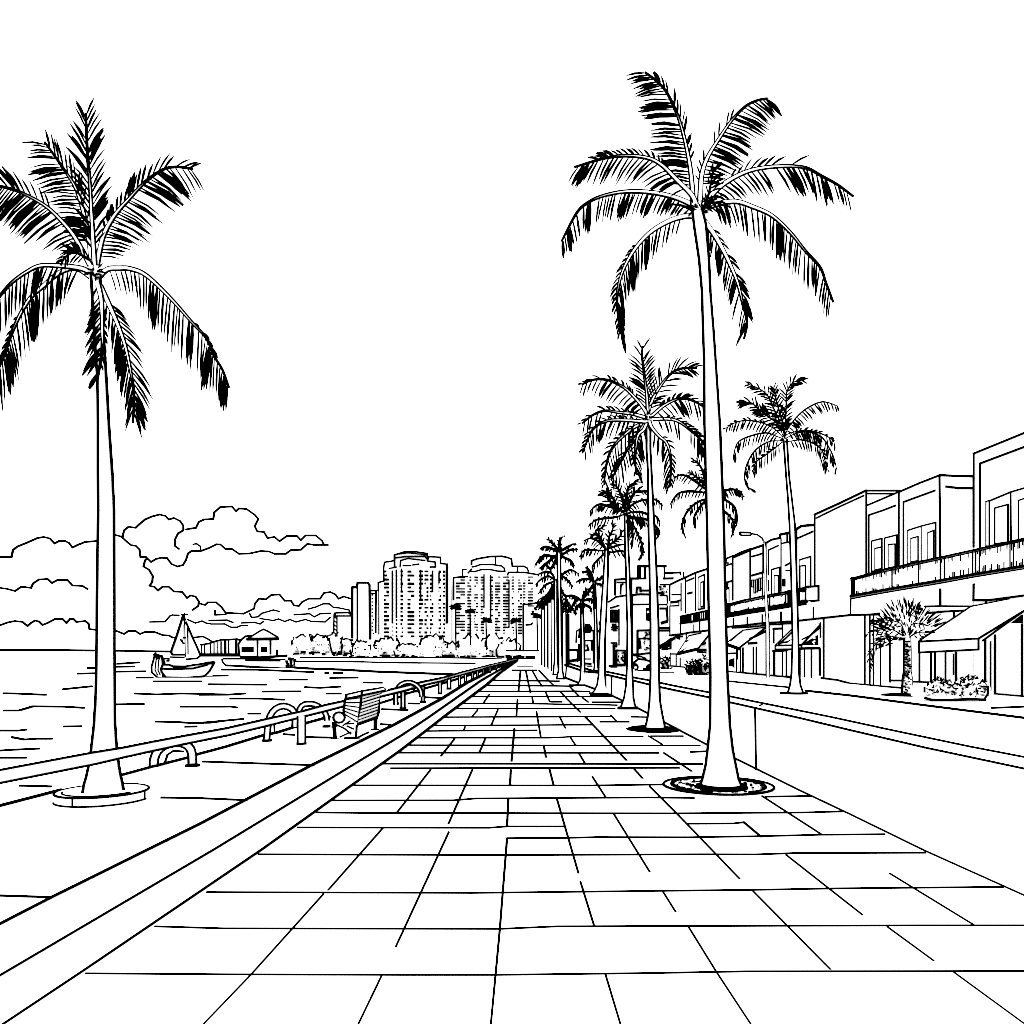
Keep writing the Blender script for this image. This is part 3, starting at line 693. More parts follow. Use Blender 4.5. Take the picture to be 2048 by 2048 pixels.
small_palm("palm crown showing on both sides of the tallest palm's trunk", 45.0,
 [(985,1423,1431),(1100,1425,1434),(1250,1427,1438),(1340,1425,1440),(1360,1420,1445)], (1420,985),
 [c((980,800),(850,660),(700,520),(590,440)), c((980,830),(830,720),(640,580),(430,480),(260,550)), c((960,840),(840,820),(600,800),(400,820),(280,920),(200,1050)), c((960,930),(810,970),(650,1060),(520,1200),(450,1350),(420,1500),(455,1630)),
  c((900,960),(820,1040),(720,1180),(660,1300),(650,1440)), c((1100,830),(1240,790),(1400,760),(1550,800),(1600,880)), c((1100,870),(1240,950),(1400,1060),(1470,1180),(1500,1380)), c((1100,950),(1240,1180),(1340,1270),(1420,1400),(1430,1530),(1400,1640)),
  c((900,700),(850,500),(800,350),(700,220),(640,205))], 11, 6, 3, None, (2, 3.4), 5.5, 3, 3)
c = C(1160, 940, .1035)
small_palm("third palm of the promenade row counted from the tallest palm", 22.9,
 [(1028,1249,1255),(1100,1250,1257),(1140,1252,1259),(1200,1253,1261),(1250,1254.6,1263),(1330,1254,1264),(1372,1251.7,1266),(1395,1248,1267),(1410,1243,1270),(1418,1238,1273)], (1250,1028),
 [c((850,700),(800,500),(720,340),(620,250)), c((880,620),(910,450),(960,300),(1080,230)), c((960,620),(1020,500),(1100,400),(1240,420)), c((1000,680),(1150,600),(1290,570),(1450,570),(1600,700)), c((990,820),(1150,810),(1300,850),(1480,900),(1540,1000)),
  c((980,930),(1150,950),(1220,1080)), c((1000,900),(1290,960),(1450,1070),(1540,1200),(1500,1300)), c((1040,1090),(1120,1250),(1200,1450),(1220,1600),(1160,1700)), c((800,770),(600,720),(400,660),(280,710),(190,810)), c((700,910),(500,930),(300,970),(180,1080)),
  c((740,740),(700,700),(650,560),(550,460),(400,440)), c((700,700),(540,560),(560,420)), c((960,1000),(1010,1200),(1020,1450))], 12, 6, 3, None, (2, 3.4), 5.5, 3.2, 7)
small_palm("fourth palm of the promenade row, its crown half hidden by the third palm", 31.0,
 [(1098,1210,1216),(1150,1207,1216),(1220,1202,1213),(1280,1199,1210),(1350,1197,1210),(1370,1194,1212),(1382,1188,1216),(1389,1181,1223)], (1213,1098),
 [c((540,1470),(560,1300),(620,1180),(650,1060)), c((610,1420),(700,1350),(800,1250),(800,1190)), c((600,1500),(750,1450),(860,1440)), c((600,1590),(800,1560),(880,1620),(890,1700)), c((430,1470),(340,1370),(200,1320),(70,1370)),
  c((430,1560),(200,1540),(60,1570),(0,1680)), c((440,1640),(330,1750),(240,1860),(240,1940)), c((420,1370),(350,1250),(200,1260)), c((300,1200),(420,1120),(480,1060))], 10, 5.5, 3, None, (2, 3.4), 5, 3, 6)
c = C(950, 1050, .1553)
small_palm("palm with the leftmost crown of the promenade row", 47.0,
 [(1106,1114,1121),(1200,1116,1122),(1280,1117,1123),(1340,1117,1125),(1358,1113,1128)], (1117,1106),
 [c((1090,320),(1090,200),(1130,150)), c((1030,270),(940,180)), c((1000,310),(900,280),(835,310)), c((1020,400),(880,400),(770,520)), c((1100,330),(1130,320),(1270,240)), c((1140,370),(1230,320),(1320,320)), c((1150,420),(1230,460),(1280,530)), c((1000,430),(900,510),(830,560)), c((980,560),(900,500),(850,580))],
 6, 7, 3, None, (2, 4), 4, 2.8, 3)
small_palm("low palm just behind the leftmost crown of the promenade row", 58.0,
 [(1162,1108,1114),(1240,1109,1114),(1320,1109,1115),(1350,1106,1118)], (1111,1162),
 [c((950,660),(850,700),(780,770)), c((980,740),(900,780),(820,880)), c((990,800),(930,900),(820,960)), c((1100,660),(1170,690),(1260,800)), c((1000,640),(930,600),(800,640)), c((1120,640),(1230,580),(1320,620)), c((1000,850),(900,1010),(830,1040)), c((1100,800),(1150,900),(1260,920))],
 7, 6, 3, None, (2, 4.4), 4, 2.6, 3)
small_palm("sixth palm of the promenade row, small crown below the fourth palm's left fronds", 52.0,
 [(1165,1186,1191),(1250,1189,1194),(1330,1189,1195),(1352,1186,1199)], (1188,1165),
 [c((1480,670),(1440,600),(1380,610)), c((1500,640),(1470,580),(1440,540)), c((1480,700),(1380,700),(1300,740)), c((1560,750),(1680,800),(1690,900)), c((1580,700),(1620,690),(1660,640)), c((1500,800),(1450,880),(1400,950)), c((1540,820),(1530,900),(1560,990))],
 6, 7, 3, None, (2, 4), 4, 2.6, 3)
small_palm("fifth palm of the promenade row, low drooping crown above a thin trunk", 38.8,
 [(1204,1161,1166),(1260,1162,1168),(1330,1162,1169),(1360,1160,1171),(1372,1154,1175)], (1163.5,1204),
 [c((1340,950),(1240,910),(1150,920)), c((1420,970),(1500,960),(1550,1050)), c((1350,1020),(1310,1060),(1280,1130)), c((1420,1030),(1480,1060),(1500,1120)), c((1380,1040),(1375,1130)), c((1400,900),(1440,820)), c((1330,950),(1280,1000),(1240,1080))],
 6, 7, 3, None, (2, 4.2), 4, 2.8, 5)
# receding row seen end-on near the vanishing point
for i, (x, ytop, ybot, wid) in enumerate([(1135,1228,1350,9),(1128,1215,1345,5),(1106,1200,1343,6),(1099,1206,1339,5),(1092,1212,1335,4),(1086,1220,1330,4)]):
    d = 2560 / (ybot - VY)
    labs = ["dark shaded palm trunk right of the leftmost crowned palm", "thin palm trunk between the leftmost crowned palm and the dark shaded trunk", "first thin trunk left of the leftmost crowned palm, in the distant row", "second thin trunk left of the leftmost crowned palm, in the distant row",
            "third thin trunk left of the leftmost crowned palm, in the distant row", "farthest palm of the distant row, next to the white block"]
    t = thing("palm_tree", labs[i], "palm tree", (P(x, ybot, d).x, d, 0), "distant end of the palm row")
    m = MB(); m.tube([P(x, ytop, d), P(x + .5, ybot, d)], wid * .5 * d / F, 1 if i == 0 else 0, 10)
    if i: m.ink([P(x - wid / 2, ytop, d), P(x - wid / 2, ybot, d)], 2.8); m.ink([P(x + wid / 2, ytop, d), P(x + wid / 2 + .5, ybot, d)], 2.2)
    m.build("trunk", t)
    for k in range(6):
        a = math.pi * (k + .5) / 6 + random.uniform(-.2, .2); R = 17 + 3 * random.random()
        ex, ey = x - math.cos(a) * R, ytop - math.sin(a) * R * .75
        frond(t, [(x, ytop), (x - math.cos(a) * R * .55, ytop - math.sin(a) * R * .8 - 3), (ex, ey + 4)], d, .4 if k % 2 else -.4, (5, 50, .6), (5, 50, .6), 4, 2, 2, (2, 3.6), 3)

# ---- small fan palm by the shops
c = C(1700, 1150, .1801)
d = 30.0
t = thing("fan_palm", "small bushy palm with a rough black trunk beside the white awning", "palm tree", P(1812, 1391, d))
m = MB()
prof = [(1276,1809,1820),(1300,1808,1821),(1345,1808,1821),(1356,1806,1823),(1392,1804,1824)]
m.tube([P((a + b) / 2, y, d) for y, a, b in prof], [(b - a) / 2 * d / F for y, a, b in prof], 0, 12)
m.ink([P(a, y, d) for y, a, b in prof], 4.4); m.ink([P(b, y, d) for y, a, b in prof], 4.2)
for k in range(150): m.speck(P(random.uniform(1808,1822), random.uniform(1282,1388), d - .14), random.choice((2,3,4)), random.choice((2,2.6)))
m.build("trunk", t)
m = MB()
for k in range(92):
    a = math.radians(-20 + 220 * (k + random.random()) / 92)
    R = random.uniform(60, 86) * (1 if math.sin(a) > .2 else .9)
    ex, ey = 1815 + math.cos(a) * R, 1276 - math.sin(a) * R
    dy = random.uniform(-1, 1)
    for (u, v, pr) in ((.14, .3, .75), (.4, .52, .75), (.6, .74, .55), (.78, 1.0, .12)):
        if random.random() < pr: continue
        u += random.uniform(-.06, .06)
        m.blade(P(1815 + (ex - 1815) * u, 1276 + (ey - 1276) * u, d + dy * u), P(1815 + (ex - 1815) * v, 1276 + (ey - 1276) * v, d + dy * v), random.uniform(2.4, 3.6))
m.build("foliage", t)["kind"] = "stuff"
for l in [((600,620),(560,540),(470,510),(330,500),(250,510)), ((590,680),(520,630),(430,600),(300,620),(200,640)), ((550,700),(480,680),(380,710),(290,760),(220,900),(240,1040)), ((640,640),(700,540),(820,560)), ((660,690),(760,640),(900,640),(940,660)), ((650,500),(700,420),(780,330))]:
    frond(t, c(*l), d, random.choice((-.5,.5)), (11,40,.5), (9,45,.5), 8, 1.5, .6, (2, 3))
m = MB(); m.ball(G(1809, 1391, .01), 46 * d / F, .9, .1, 1, 20, 6); m.build("soil", t)

# ================================================================ THINGS ON THE PROMENADE
# round kerb under the left palm
t = thing("planter_ring", "low round kerb of pale stone around the left palm's foot", "planter", (P(205,1585,8.72).x, 8.72, 0))
cc = Vector((t.location.x, 8.72, 0)); R = .458; m = MB()
ring = lambda r, z, a0, a1, n=32: [cc + Vector((r * math.cos(math.radians(a0 + (a1 - a0) * k / n)), r * math.sin(math.radians(a0 + (a1 - a0) * k / n)), z)) for k in range(n + 1)]
top, bot = ring(R, .1, 0, 360)[:-1], ring(R, 0, 0, 360)[:-1]; n = 32
m.add(top + bot, [tuple(range(n)), tuple(range(2 * n - 1, n - 1, -1))] + [(k, n + k, n + (k + 1) % n, (k + 1) % n) for k in range(n)])
m.ink(ring(R, .1, 0, 360), 3.8); m.ink(ring(R, .008, 178, 362), 3.8)
m.ink(ring(R * .84, .104, 200, 340), 3.0)
m.ink([cc + Vector((-.07, -R * .99, .1)), cc + Vector((-.07, -R * .99, 0))], 3)
for s_ in (-1, 1): m.ink([cc + Vector((s_ * R, 0, .1)), cc + Vector((s_ * R, 0, 0))], 3.8)
m.build("kerb", t)
# iron grate under the right palm
cc = G(1436, 1573.5); R = .645
t = thing("tree_grate", "round iron grate of speckled soil around the tallest palm's foot", "tree grate", cc)
m = MB(); top, bot = ring(R, .012, 0, 360)[:-1], ring(R, 0, 0, 360)[:-1]
m.add(top + bot, [tuple(range(n)), tuple(range(2 * n - 1, n - 1, -1))] + [(k, n + k, n + (k + 1) % n, (k + 1) % n) for k in range(n)])
m.ink(ring(R, .02, 0, 360), 4.2)
m.build("rim", t)
m = MB()
m.ink(ring(R * .86, .024, -65, 250), 3.4); m.ink(ring(R * .84, .024, 150, 200, 10), 7); m.ink(ring(R * .84, .024, -20, 60, 10), 5.5); m.ink(ring(R * .86, .024, 90, 150, 10), 6)
for k in range(120):
    a = random.uniform(0, 6.283); r = R * random.uniform(.45, .82)
    m.speck(cc + Vector((r * math.cos(a), r * math.sin(a), .025)), random.uniform(2, 7), random.uniform(1.6, 2.4))
m.build("soil", t)["kind"] = "stuff"
# black soil discs of the smaller palms
for (x, y, rx, lab) in [(1306, 1459, 55, "black soil disc around the second tallest palm's foot")]:
    cc = G(x, y); d = cc.y
    m = MB(); m.ball(cc, rx * d / F, rx * d / F * 1.5, .06, 1, 28, 6)
    m.ink([cc + Vector((rx * 1.03 * d / F * math.cos(a), rx * 1.15 * d / F * math.sin(a), .01)) for a in [math.pi * (1.12 + .3 * k / 8) for k in range(9)]], 2.6)
    tag(m.build("soil_disc"), lab, "soil disc")
for (a, b, y, lab) in [(1236, 1278, 1419, "dark strip at the third palm's foot"), (1180, 1225, 1391, "dark strip at the fourth palm's foot"), (1138, 1176, 1372.5, "dark strip at the fifth palm's foot"), (1562, 1614, 1388.5, "dark strip at the foot of the palm across the road"), (1122, 1142, 1358.5, "dark strip beside the leftmost crowned palm's foot")]:
    m = MB(); p, q = G(a, y), G(b, y)
    m.box(p.x, q.x, p.y - .15, p.y + .15, 0, 4.2 * p.y / F, 1)
    tag(m.build("soil_strip"), lab, "soil strip", "dark strips at the palms' feet")

# ---- parapet wall between promenade and road
t = thing("parapet_wall", "long low white wall between the promenade and the road", "wall", G(1471, 1519))
FT = [(1130,1330),(1169,1343),(1194,1345),(1225,1352),(1250,1358),(1266,1361),(1299,1369),(1320,1374),(1419.5,1395),(1462,1405),(1509.5,1415.6),(1600,1436),(1700,1460),(1850,1495),(2048,1537),(2400,1611)]
def base_at(px):
    for (a, b), (c_, e) in zip(RIGHT, RIGHT[1:]):
        if a <= px <= c_: return b + (e - b) * (px - a) / (c_ - a)
m = MB(); fb, ft, bt = [], [], []
BK = [(1130,1328),(1169,1341),(1194,1342.6),(1217,1349),(1250,1355),(1299,1364),(1320,1369),(1419.5,1385.6),(1459,1396),(1522,1408),(1600,1424),(1700,1445.4),(1955,1498),(2048,1518.5),(2400,1596)]
for x, y in FT:
    g = G(x, base_at(x)); fb.append(g); ft.append(P(x, y, g.y))
fb.append(Vector((fb[-1].x, -5, 0))); ft.append(Vector((ft[-1].x, -5, ft[-1].z)))     # the wall runs on past the camera
nw = len(fb)
th = [max(.25, min(.45, .36))] * nw
bt = [p + Vector((.36, 0, 0)) for p in ft]; bb = [Vector((p.x, p.y, 0)) for p in bt]
vs_ = fb + ft + bt + bb
m.add(vs_, [(i, i + 1, nw + i + 1, nw + i) for i in range(nw - 1)] + [(nw + i, nw + i + 1, 2 * nw + i + 1, 2 * nw + i) for i in range(nw - 1)] + [(2 * nw + i, 2 * nw + i + 1, 3 * nw + i + 1, 3 * nw + i) for i in range(nw - 1)] + [(0, nw, 2 * nw, 3 * nw)])
m.ink(ft[:-1], 3.8) 
bl = []
for x, y in BK:
    # the back edge lies at the height of the cap
    zc = .8; dd = (EYE - zc) * F / (y - VY); bl.append(P(x, y, dd))
m.ink([p + Vector((0, 0, 2.2 * p.y / F)) for p in bt[:-1]], 3.4)
m.ink([p + Vector((0, 0, 2 * p.y / F)) for p in fb[:-1]], 4.2)
m.build("wall", t)
m = MB()
for x in (1225, 1516):
    g = G(x, base_at(x)); i = 0
    yt = [b + (e - b) * (x - a) / (c_ - a) for (a, b), (c_, e) in zip(FT, FT[1:]) if a <= x <= c_][0]
    m.ink([P(x, yt, g.y) - Vector((.04, 0, 0)), P(x + (2 if x > 1500 else 0), base_at(x) - 2, g.y) - Vector((.04, 0, 0))], 3.4 if x > 1500 else 2.4)
m.ink([P(1516, 1417, 11.2), P(1519, 1412, 11.4), P(1524, 1409, 11.6)], 3)
m.build("wall_joint", t)

# ---- low pipe railing along the quay
t = thing("quay_railing", "low white pipe railing on stubby posts along the quay edge", "railing", G(384, 1533))
RAIL = [(-260,1591,1625,7.0),(0,1540,1566,7.6),(186,1505,1529,8.15),(237,1497,1517,8.35),(300,1484.5,1503,9.6),(372,1471,1487.5,11.0),(450,1457,1472,12.6),(530,1438.7,1452.6,14.1),(600,1423.5,1435,14.4),(648,1410.7,1423,15.8),(688,1402,1412.5,17.2),
        (735,1390.5,1400,19.2),(783,1378.5,1388,21.2),(806,1373,1382.5,22.7),(846,1363.5,1371,25.6),(878,1357,1363.5,30.2),(897,1352.5,1357.5,34.2),(919,1345.5,1351,37.4),(950,1337.5,1342.5,48),(980,1329.5,1333.5,64),(1010,1322.5,1326,92),(1032,1317,1320,130)]
m = MB()
m.pipe([P(x, (a + b) / 2, d) for x, a, b, d in RAIL], [(b - a) * .5 * d / F for x, a, b, d in RAIL], 4.0, 14)
m.build("rail", t)
for x, y, wd, fw in [(603,1489,15,26),(806,1418.5,7,18),(846,1406,6,16),(880,1389,5,10),(898,1379.5,7,14),(919,1374,4.5,10),(931,1366.5,4.5,8),(945,1360.5,3.6,7),(955,1356,3.6,6),(967,1351.5,3.2,5),(980,1346,3,4),(992,1341,2.6,4)]:
    d = 2560 / (y - VY); g = G(x, y)
    yt = [b + (e - b) * (x - a) / (c_ - a) for (a, _, b, _), (c_, _, e, _) in zip(RAIL, RAIL[1:]) if a <= x <= c_][0]
    m = MB(); m.pipe([P(x, yt - 2, d), g], wd * .5 * d / F, 3.4 if wd > 5 else 2.6)
    r = fw * .5 * d / F
    m.tube([g, g + Vector((0, 0, 4.5 * d / F))], r * .8, 1, 14)
    m.build("post", t)
# ---- pipe hoops on the quay
def hoop(label, pts, d, wd, foot, lines=()):
    t = thing("pipe_hoop", label, "hoop", G(*foot), "bent pipe hoops along the quay")
    q, L = path_resample(pts, 16)
    m = MB(); m.pipe([P(a.x, a.y, d + .012 * i) for i, a in enumerate(q)], wd * .5 * d / F, 3.4, 12); m.build("pipe", t)
    m = MB(); g = G(*foot); r = wd * .95 * g.y / F
    m.tube([g, g + Vector((0, 0, 4.5 * g.y / F))], r, 1, 14); m.build("foot_plate", t)
    for l, w in lines:
        m = MB(); m.ink([P(x, y, d + .15) for x, y in l], w); m.build("inner_bar", t)
hoop("nearest hoop, its right leg below the rail beside the left palm", [(307,1536),(310,1512),(324,1494),(350,1485),(372,1489),(383,1503),(385,1534)], 11.25, 15, (385,1533), [([(329.6,1526),(335,1509.6),(347,1501.5),(366,1503)], 3.8)])
hoop("pale hoop arching over the rail left of the tallest rail post", [(533,1484),(536,1450),(541,1430),(552,1417),(567,1412),(582,1417),(590,1428),(590,1452)], 14.5, 11, (534,1483), [([(549,1464),(548,1450)], 2.6)])
hoop("low hoop with a rounded hump right of the tallest rail post", [(600,1452),(598,1424),(604,1411),(616,1407.5),(630,1409),(643,1417),(652,1429),(654,1440)], 16.3, 9, (653,1455))
hoop("ribbed hoop rising behind the bench", [(792,1410),(792,1385),(800,1370),(816,1364),(830,1368),(840,1378),(843,1392)], 23.5, 7, (792,1409), [([(800,1384),(806,1374),(818,1368),(830,1374)], 2.4), ([(806,1384),(816,1376),(829,1380)], 2.4), ([(800,1387),(822,1384),(836,1384)], 2.2), ([(808,1390),(838,1380)], 2.2)])

# ---- bench
t = thing("park_bench", "slatted bench beside the railing, its end turned towards the water", "bench", G(700, 1478))
def pq(a, b, u): return (a[0] + (b[0] - a[0]) * u, a[1] + (b[1] - a[1]) * u)
d0, d1 = 14.8, 16.5
m = MB()
Tn, Tf, Bn, Bf = (720,1389), (762,1377), (713,1450), (752,1436)
dv = Vector((.025, 0, 0))
m.prism([P(*Tn, d0), P(*Tf, d1), P(*Bf, d1), P(*Bn, d0)], (-.05, 0, 0), 0, 0)
for k in range(9):
    u = (k + .5) / 9
    m.ink([P(*pq(Tn, Bn, u), d0) + dv, P(*pq(Tf, Bf, u), d1) + dv], 1.3 if k % 2 else 2.0)
m.ink([P(*Bn, d0) + dv, P(*Bf, d1) + dv], 3)
m.build("backrest", t)
m = MB()
m.prism([P(693,1389,14.9), P(723,1382,14.9), P(768,1374.5,d1), P(771,1380,d1), P(724,1389,14.85), P(695,1396,14.9)], (.04, .06, 0), 0, 0)
m.ink([P(693,1389,14.8), P(723,1382,14.7), P(766,1375,d1 - .15), P(771,1379,d1 - .15)], 3.2)
m.ink([P(695,1397,14.8), P(724,1391,14.7), P(768,1381,d1 - .15)], 4)
m.build("top_rail", t)
m = MB()
m.prism([P(693,1397,14.95), P(722,1392,14.9), P(713,1449,14.85), P(689,1432,14.95)], (.03, .05, 0), 0, 0)
for k in range(6):
    u = (k + .4) / 6
    m.ink([P(*pq((693,1397), (689,1432), u), 14.8), P(*pq((721,1392), (713,1449), u), 14.75)], 1.8)
m.build("seat", t)
for l, w in [([(692.6,1389),(690,1402),(687,1420),(688,1428)],4.4),([(723.6,1383),(721,1412),(714,1440),(712,1478)],4.2),([(757,1392),(756,1425),(751,1440),(750.8,1459)],7),([(668,1446),(670,1478)],7)]:
    m = MB(); dd = 14.9 if l[-1][0] < 740 else 16.7
    m.ink([P(x, y, dd - .05) for x, y in l], w)
    if l[-1][1] > 1450: m.ink([P(l[-1][0] - 7, l[-1][1] + 1, dd - .06), P(l[-1][0] + 6, l[-1][1] + 1, dd - .06)], 4.5)
    m.build("leg", t)
m = MB()
m.ink([P(678 + 11.5 * math.cos(a), 1435 + 10.5 * math.sin(a), 14.7) for a in [math.pi * k / 10 for k in range(21)]], 3.8)
m.prism([P(678 + 10.5 * math.cos(a), 1435 + 9.5 * math.sin(a), 14.72) for a in [math.pi * k / 10 for k in range(20)]], (0, .06, 0), 0, 0)
m.build("armrest", t)
m = MB()
for l in ([(672,1449),(689,1457),(702,1468)], [(680,1474),(695,1467),(702,1464)], [(690,1448),(707,1447)], [(686,1451),(700,1442)], [(664,1454),(674,1452)], [(694,1452),(707,1458)]): m.ink([P(*q, 14.75) for q in l], 3)
m.build("brace", t)
m = MB(); m.gink([(690,1477),(712,1477)], 3.6); m.gink([(717,1475),(724,1471),(737,1465)], 2.8); m.build("foot_bar", t)

# ---- street lamp
t = thing("street_lamp", "thin street lamp with a curved arm above the shop roofs", "street lamp", P(1536, 1355, 50))
m = MB(); pl = [(1536,1355),(1535,1250),(1531,1180),(1530,1100),(1529,1086),(1524,1076),(1514,1069),(1500,1067)]
m.pipe([P(x, y, 50) for x, y in pl], [.1, .09, .08, .07, .04, .03, .03, .03], 1.6, 8); m.build("pole", t)
m = MB(); m.prism([P(x, y, 49.9) for x, y in [(1480,1064.5),(1500,1065),(1503,1068),(1500,1071),(1484,1071),(1480,1069)]], (0, .25, 0), 0, 3.2); m.build("lamp_head", t)
# ================================================================ SHOPS ALONG THE STREET
XF = 16.5
def facade(name, label, outline, X=XF, thick=9.0, lines=(), group="shops along the street", z=.004):
    x0, x1 = outline[0][0], outline[-1][0]
    t = thing(name, label, "building", W(x0, base_y(x0, X, z), X), group)
    m = MB()
    pts = [(x0, base_y(x0, X, z))] + list(outline) + [(x1, base_y(x1, X, z))]
    m.prism([W(x, y, X) for x, y in pts], (thick, 0, 0), 0, 0)
    for l, w in lines: m.ink([W(x, min(y, base_y(x, X, z) - 1), X - .02) for x, y in l], w)
    m.build("wall", t)
    return t
def win(t, q, X=XF, w=2.8, name="window", out=.05, mat=0, panes=()):
    m = MB(); m.prism([W(x, y, X - out) for x, y in q], (out + .02, 0, 0), mat, w)
    o = m.build(name, t)
    for p in panes:
        m = MB(); m.prism([W(x, y, X - out - .03) for x, y in p], (.03, 0, 0), mat, w * .85); m.build("pane", o)
    return o
def strokes(t, name, ls, X=XF):
    m = MB()
    for l, w in ls: m.ink([W(x, min(y, base_y(x, X) - 1), X - .03) for x, y in l], w)
    return m.build(name, t)
def vl(x, a, b, w=3.0, x2=None): return ([(x, a), (x2 if x2 else x, b)], w)

# 1 tall shop at the right edge
X1 = 17.85
t1 = facade("shop_building", "tallest shop building, cut by the photo's right edge", [(1948,907),(2048,866),(2400,722)], X1, 12,
  [([(1947.5,1094),(1947.5,907),(2048,866),(2400,722)],3.8),([(1960,1096),(1960,927),(2048,894),(2400,762)],3.8),([(1948,1157),(1947,1200),(1980,1200),(2048,1191),(2300,1158)],4),vl(1972,1200,1213,4),([(1924,1212),(1980,1212),(2048,1205),(2300,1176)],3.8),
   ([(1990,1388),(2043,1394),(2200,1412)],4),vl(1970.5,1281,1367,4),vl(1981,1283,1380,2.4),vl(1990,1270,1388,4),vl(2044,1248,1394,4)])
win(t1, [(1979,1092),(1979,1002),(2022,984),(2023,1084)], X1, 3.4, panes=[[(1990,1088),(1990,1016),(2016,1009),(2016,1084)]])
win(t1, [(1972,1092),(1972,1003),(1979,1001),(1979,1092)], X1, 2.4)
win(t1, [(2022,1084),(2022,984),(2090,964),(2090,1066)], X1, 3.2, panes=[[(2037,1080),(2037,1001),(2060,993),(2060,1074)]])
# 2 shop with the projecting corner
t2 = facade("shop_building", "shop building with a square corner left of the tallest one, balcony across it", [(1798,985),(1880,950)], XF, 9,
  [([(1798,984),(1839,966),(1879,950.5)],3.6),([(1879,951),(1880.5,1112)],3.8),vl(1798,985,1134,3.8),([(1807,1137),(1807,1004),(1840,992),(1870,981)],3.4),vl(1880.5,1168,1212,3.8),
   vl(1839,1305,1362,3.8),vl(1862,1305,1362,4),vl(1870,1305,1362,4),vl(1891,1305,1362,3),vl(1907,1308,1349,2.4),vl(1912,1305,1362,4),([(1824,1363.5),(1866,1364.5)],3.2),([(1850,1213),(1880,1212),(1943,1212.5)],3.2),
   ([(1858,1226),(1890,1223),(1929,1221)],4),vl(1908,1221,1238,4)])
dR = XF * F / (1880 - VX)
m = MB()
m.ink([P(x, y, dR - .02) for x, y in [(1879,950),(1905,951.5),(1948,952)]], 4); m.ink([P(x, y, dR - .02) for x, y in [(1892,973),(1915,976),(1948,976)]], 4)
m.build("side_wall_trim", t2)
win(t2, [(1815,1128),(1815,1061),(1843,1052),(1843,1122)], panes=[[(1822,1124),(1822,1077),(1836,1073),(1836,1121)]])
win(t2, [(1843,1122),(1843,1052),(1871,1045),(1871,1117)], panes=[[(1855,1119),(1855,1066),(1867,1061),(1867,1117)]])
# 3 recessed shop
t3 = facade("shop_building", "narrow shop building with paired windows between the blank gable and the square corner", [(1732,981),(1798,981)], XF, 9,
  [([(1731,981),(1799,981)],3.8),([(1736,987.5),(1790,987.5)],2.4),([(1736,1010),(1764,998),(1797,984)],3),([(1738,1152),(1738,1030),(1765,1021),(1791,1011)],3.2),vl(1733,982,1146,4.4),
   vl(1740,1232,1371,3.4),vl(1747,1232,1372,2.4),([(1743,1242),(1760,1242)],3),vl(1761,1296,1373,2.4),vl(1780,1276,1364,4.2),([(1781,1361),(1802,1361)],3.4),([(1729,1371),(1760,1373),(1803,1376)],3.8),([(1740,1229),(1759,1227)],3.4)])
win(t3, [(1744,1143),(1744,1082),(1763.5,1077),(1763.5,1139)], panes=[[(1750,1140),(1750,1097),(1763,1094),(1763,1137)]])
win(t3, [(1770,1138),(1770,1076),(1793.6,1070),(1793.6,1134)], panes=[[(1777,1136),(1777,1089),(1790,1088),(1790,1133)]])
# 4 blank gable
t4 = facade("shop_building", "shop building with a large blank wall and a double-lined sloping roof edge", [(1630,1029),(1732,981)], XF, 9,
  [([(1629.5,1029),(1680,1006),(1732,981)],4.2),([(1633,1036),(1680,1013),(1728,991)],2.8),vl(1630,1030,1172,4),vl(1627,1203,1237,2.6),vl(1648,1237,1357,4.4),vl(1730,1231,1371,4.2),
   ([(1638,1237),(1660,1234.5),(1701,1230),(1759,1229)],4.0),([(1643,1356),(1675,1360),(1700,1369),(1729,1371)],3.4),([(1702,1195),(1701,1230)],2.6),vl(1640.5,1298,1350,5.5),vl(1641,1245,1275,2.2)])
m = MB()
q = [W(x, y, 15.6) for x, y in [(1612,1174),(1637,1172),(1637,1201),(1612,1203)]]
m.prism(q, (.6, .4, 0), 0, 4); m.build("sign_box", t4)
m = MB(); m.prism([W(x, y, 15.7) for x, y in [(1594,1179),(1611,1175),(1611,1203),(1594,1209)]], (.5, .1, 0), 1, 0)
m.ink([W(x, y, 15.6) for x, y in [(1601,1178),(1610,1177)]], 2, False); m.build("sign_side", t4)
m = MB(); [m.prism([W(x, y, 15.55) for x, y in [(a,1184),(a+3,1184),(a+3,1202),(a,1203)]], (.1, 0, 0), 0, 0) for a in (1600, 1606)]
m.build("sign_slot", t4)
# 5
t5 = facade("shop_building", "plain shop building behind the lone palm's trunk, right of it", [(1584,1062),(1603,1052),(1630,1049)], XF, 9,
  [([(1590,1060),(1603,1052),(1629,1049.5)],5),([(1594,1077),(1610,1070),(1626,1063)],3.2),vl(1593.5,1062,1180,4.6)])
win(t5, [(1599,1180),(1599,1120),(1621,1113),(1621,1174)], panes=[[(1601,1178),(1601,1132),(1611,1131),(1611,1175)]])
strokes(t5, "door_frame", [vl(1617,1116,1172,2.4), vl(1600,1299,1352,4.6), vl(1609,1299,1354,2.6), vl(1623,1299,1355,3), ([(1585,1340),(1597,1341)],3)])
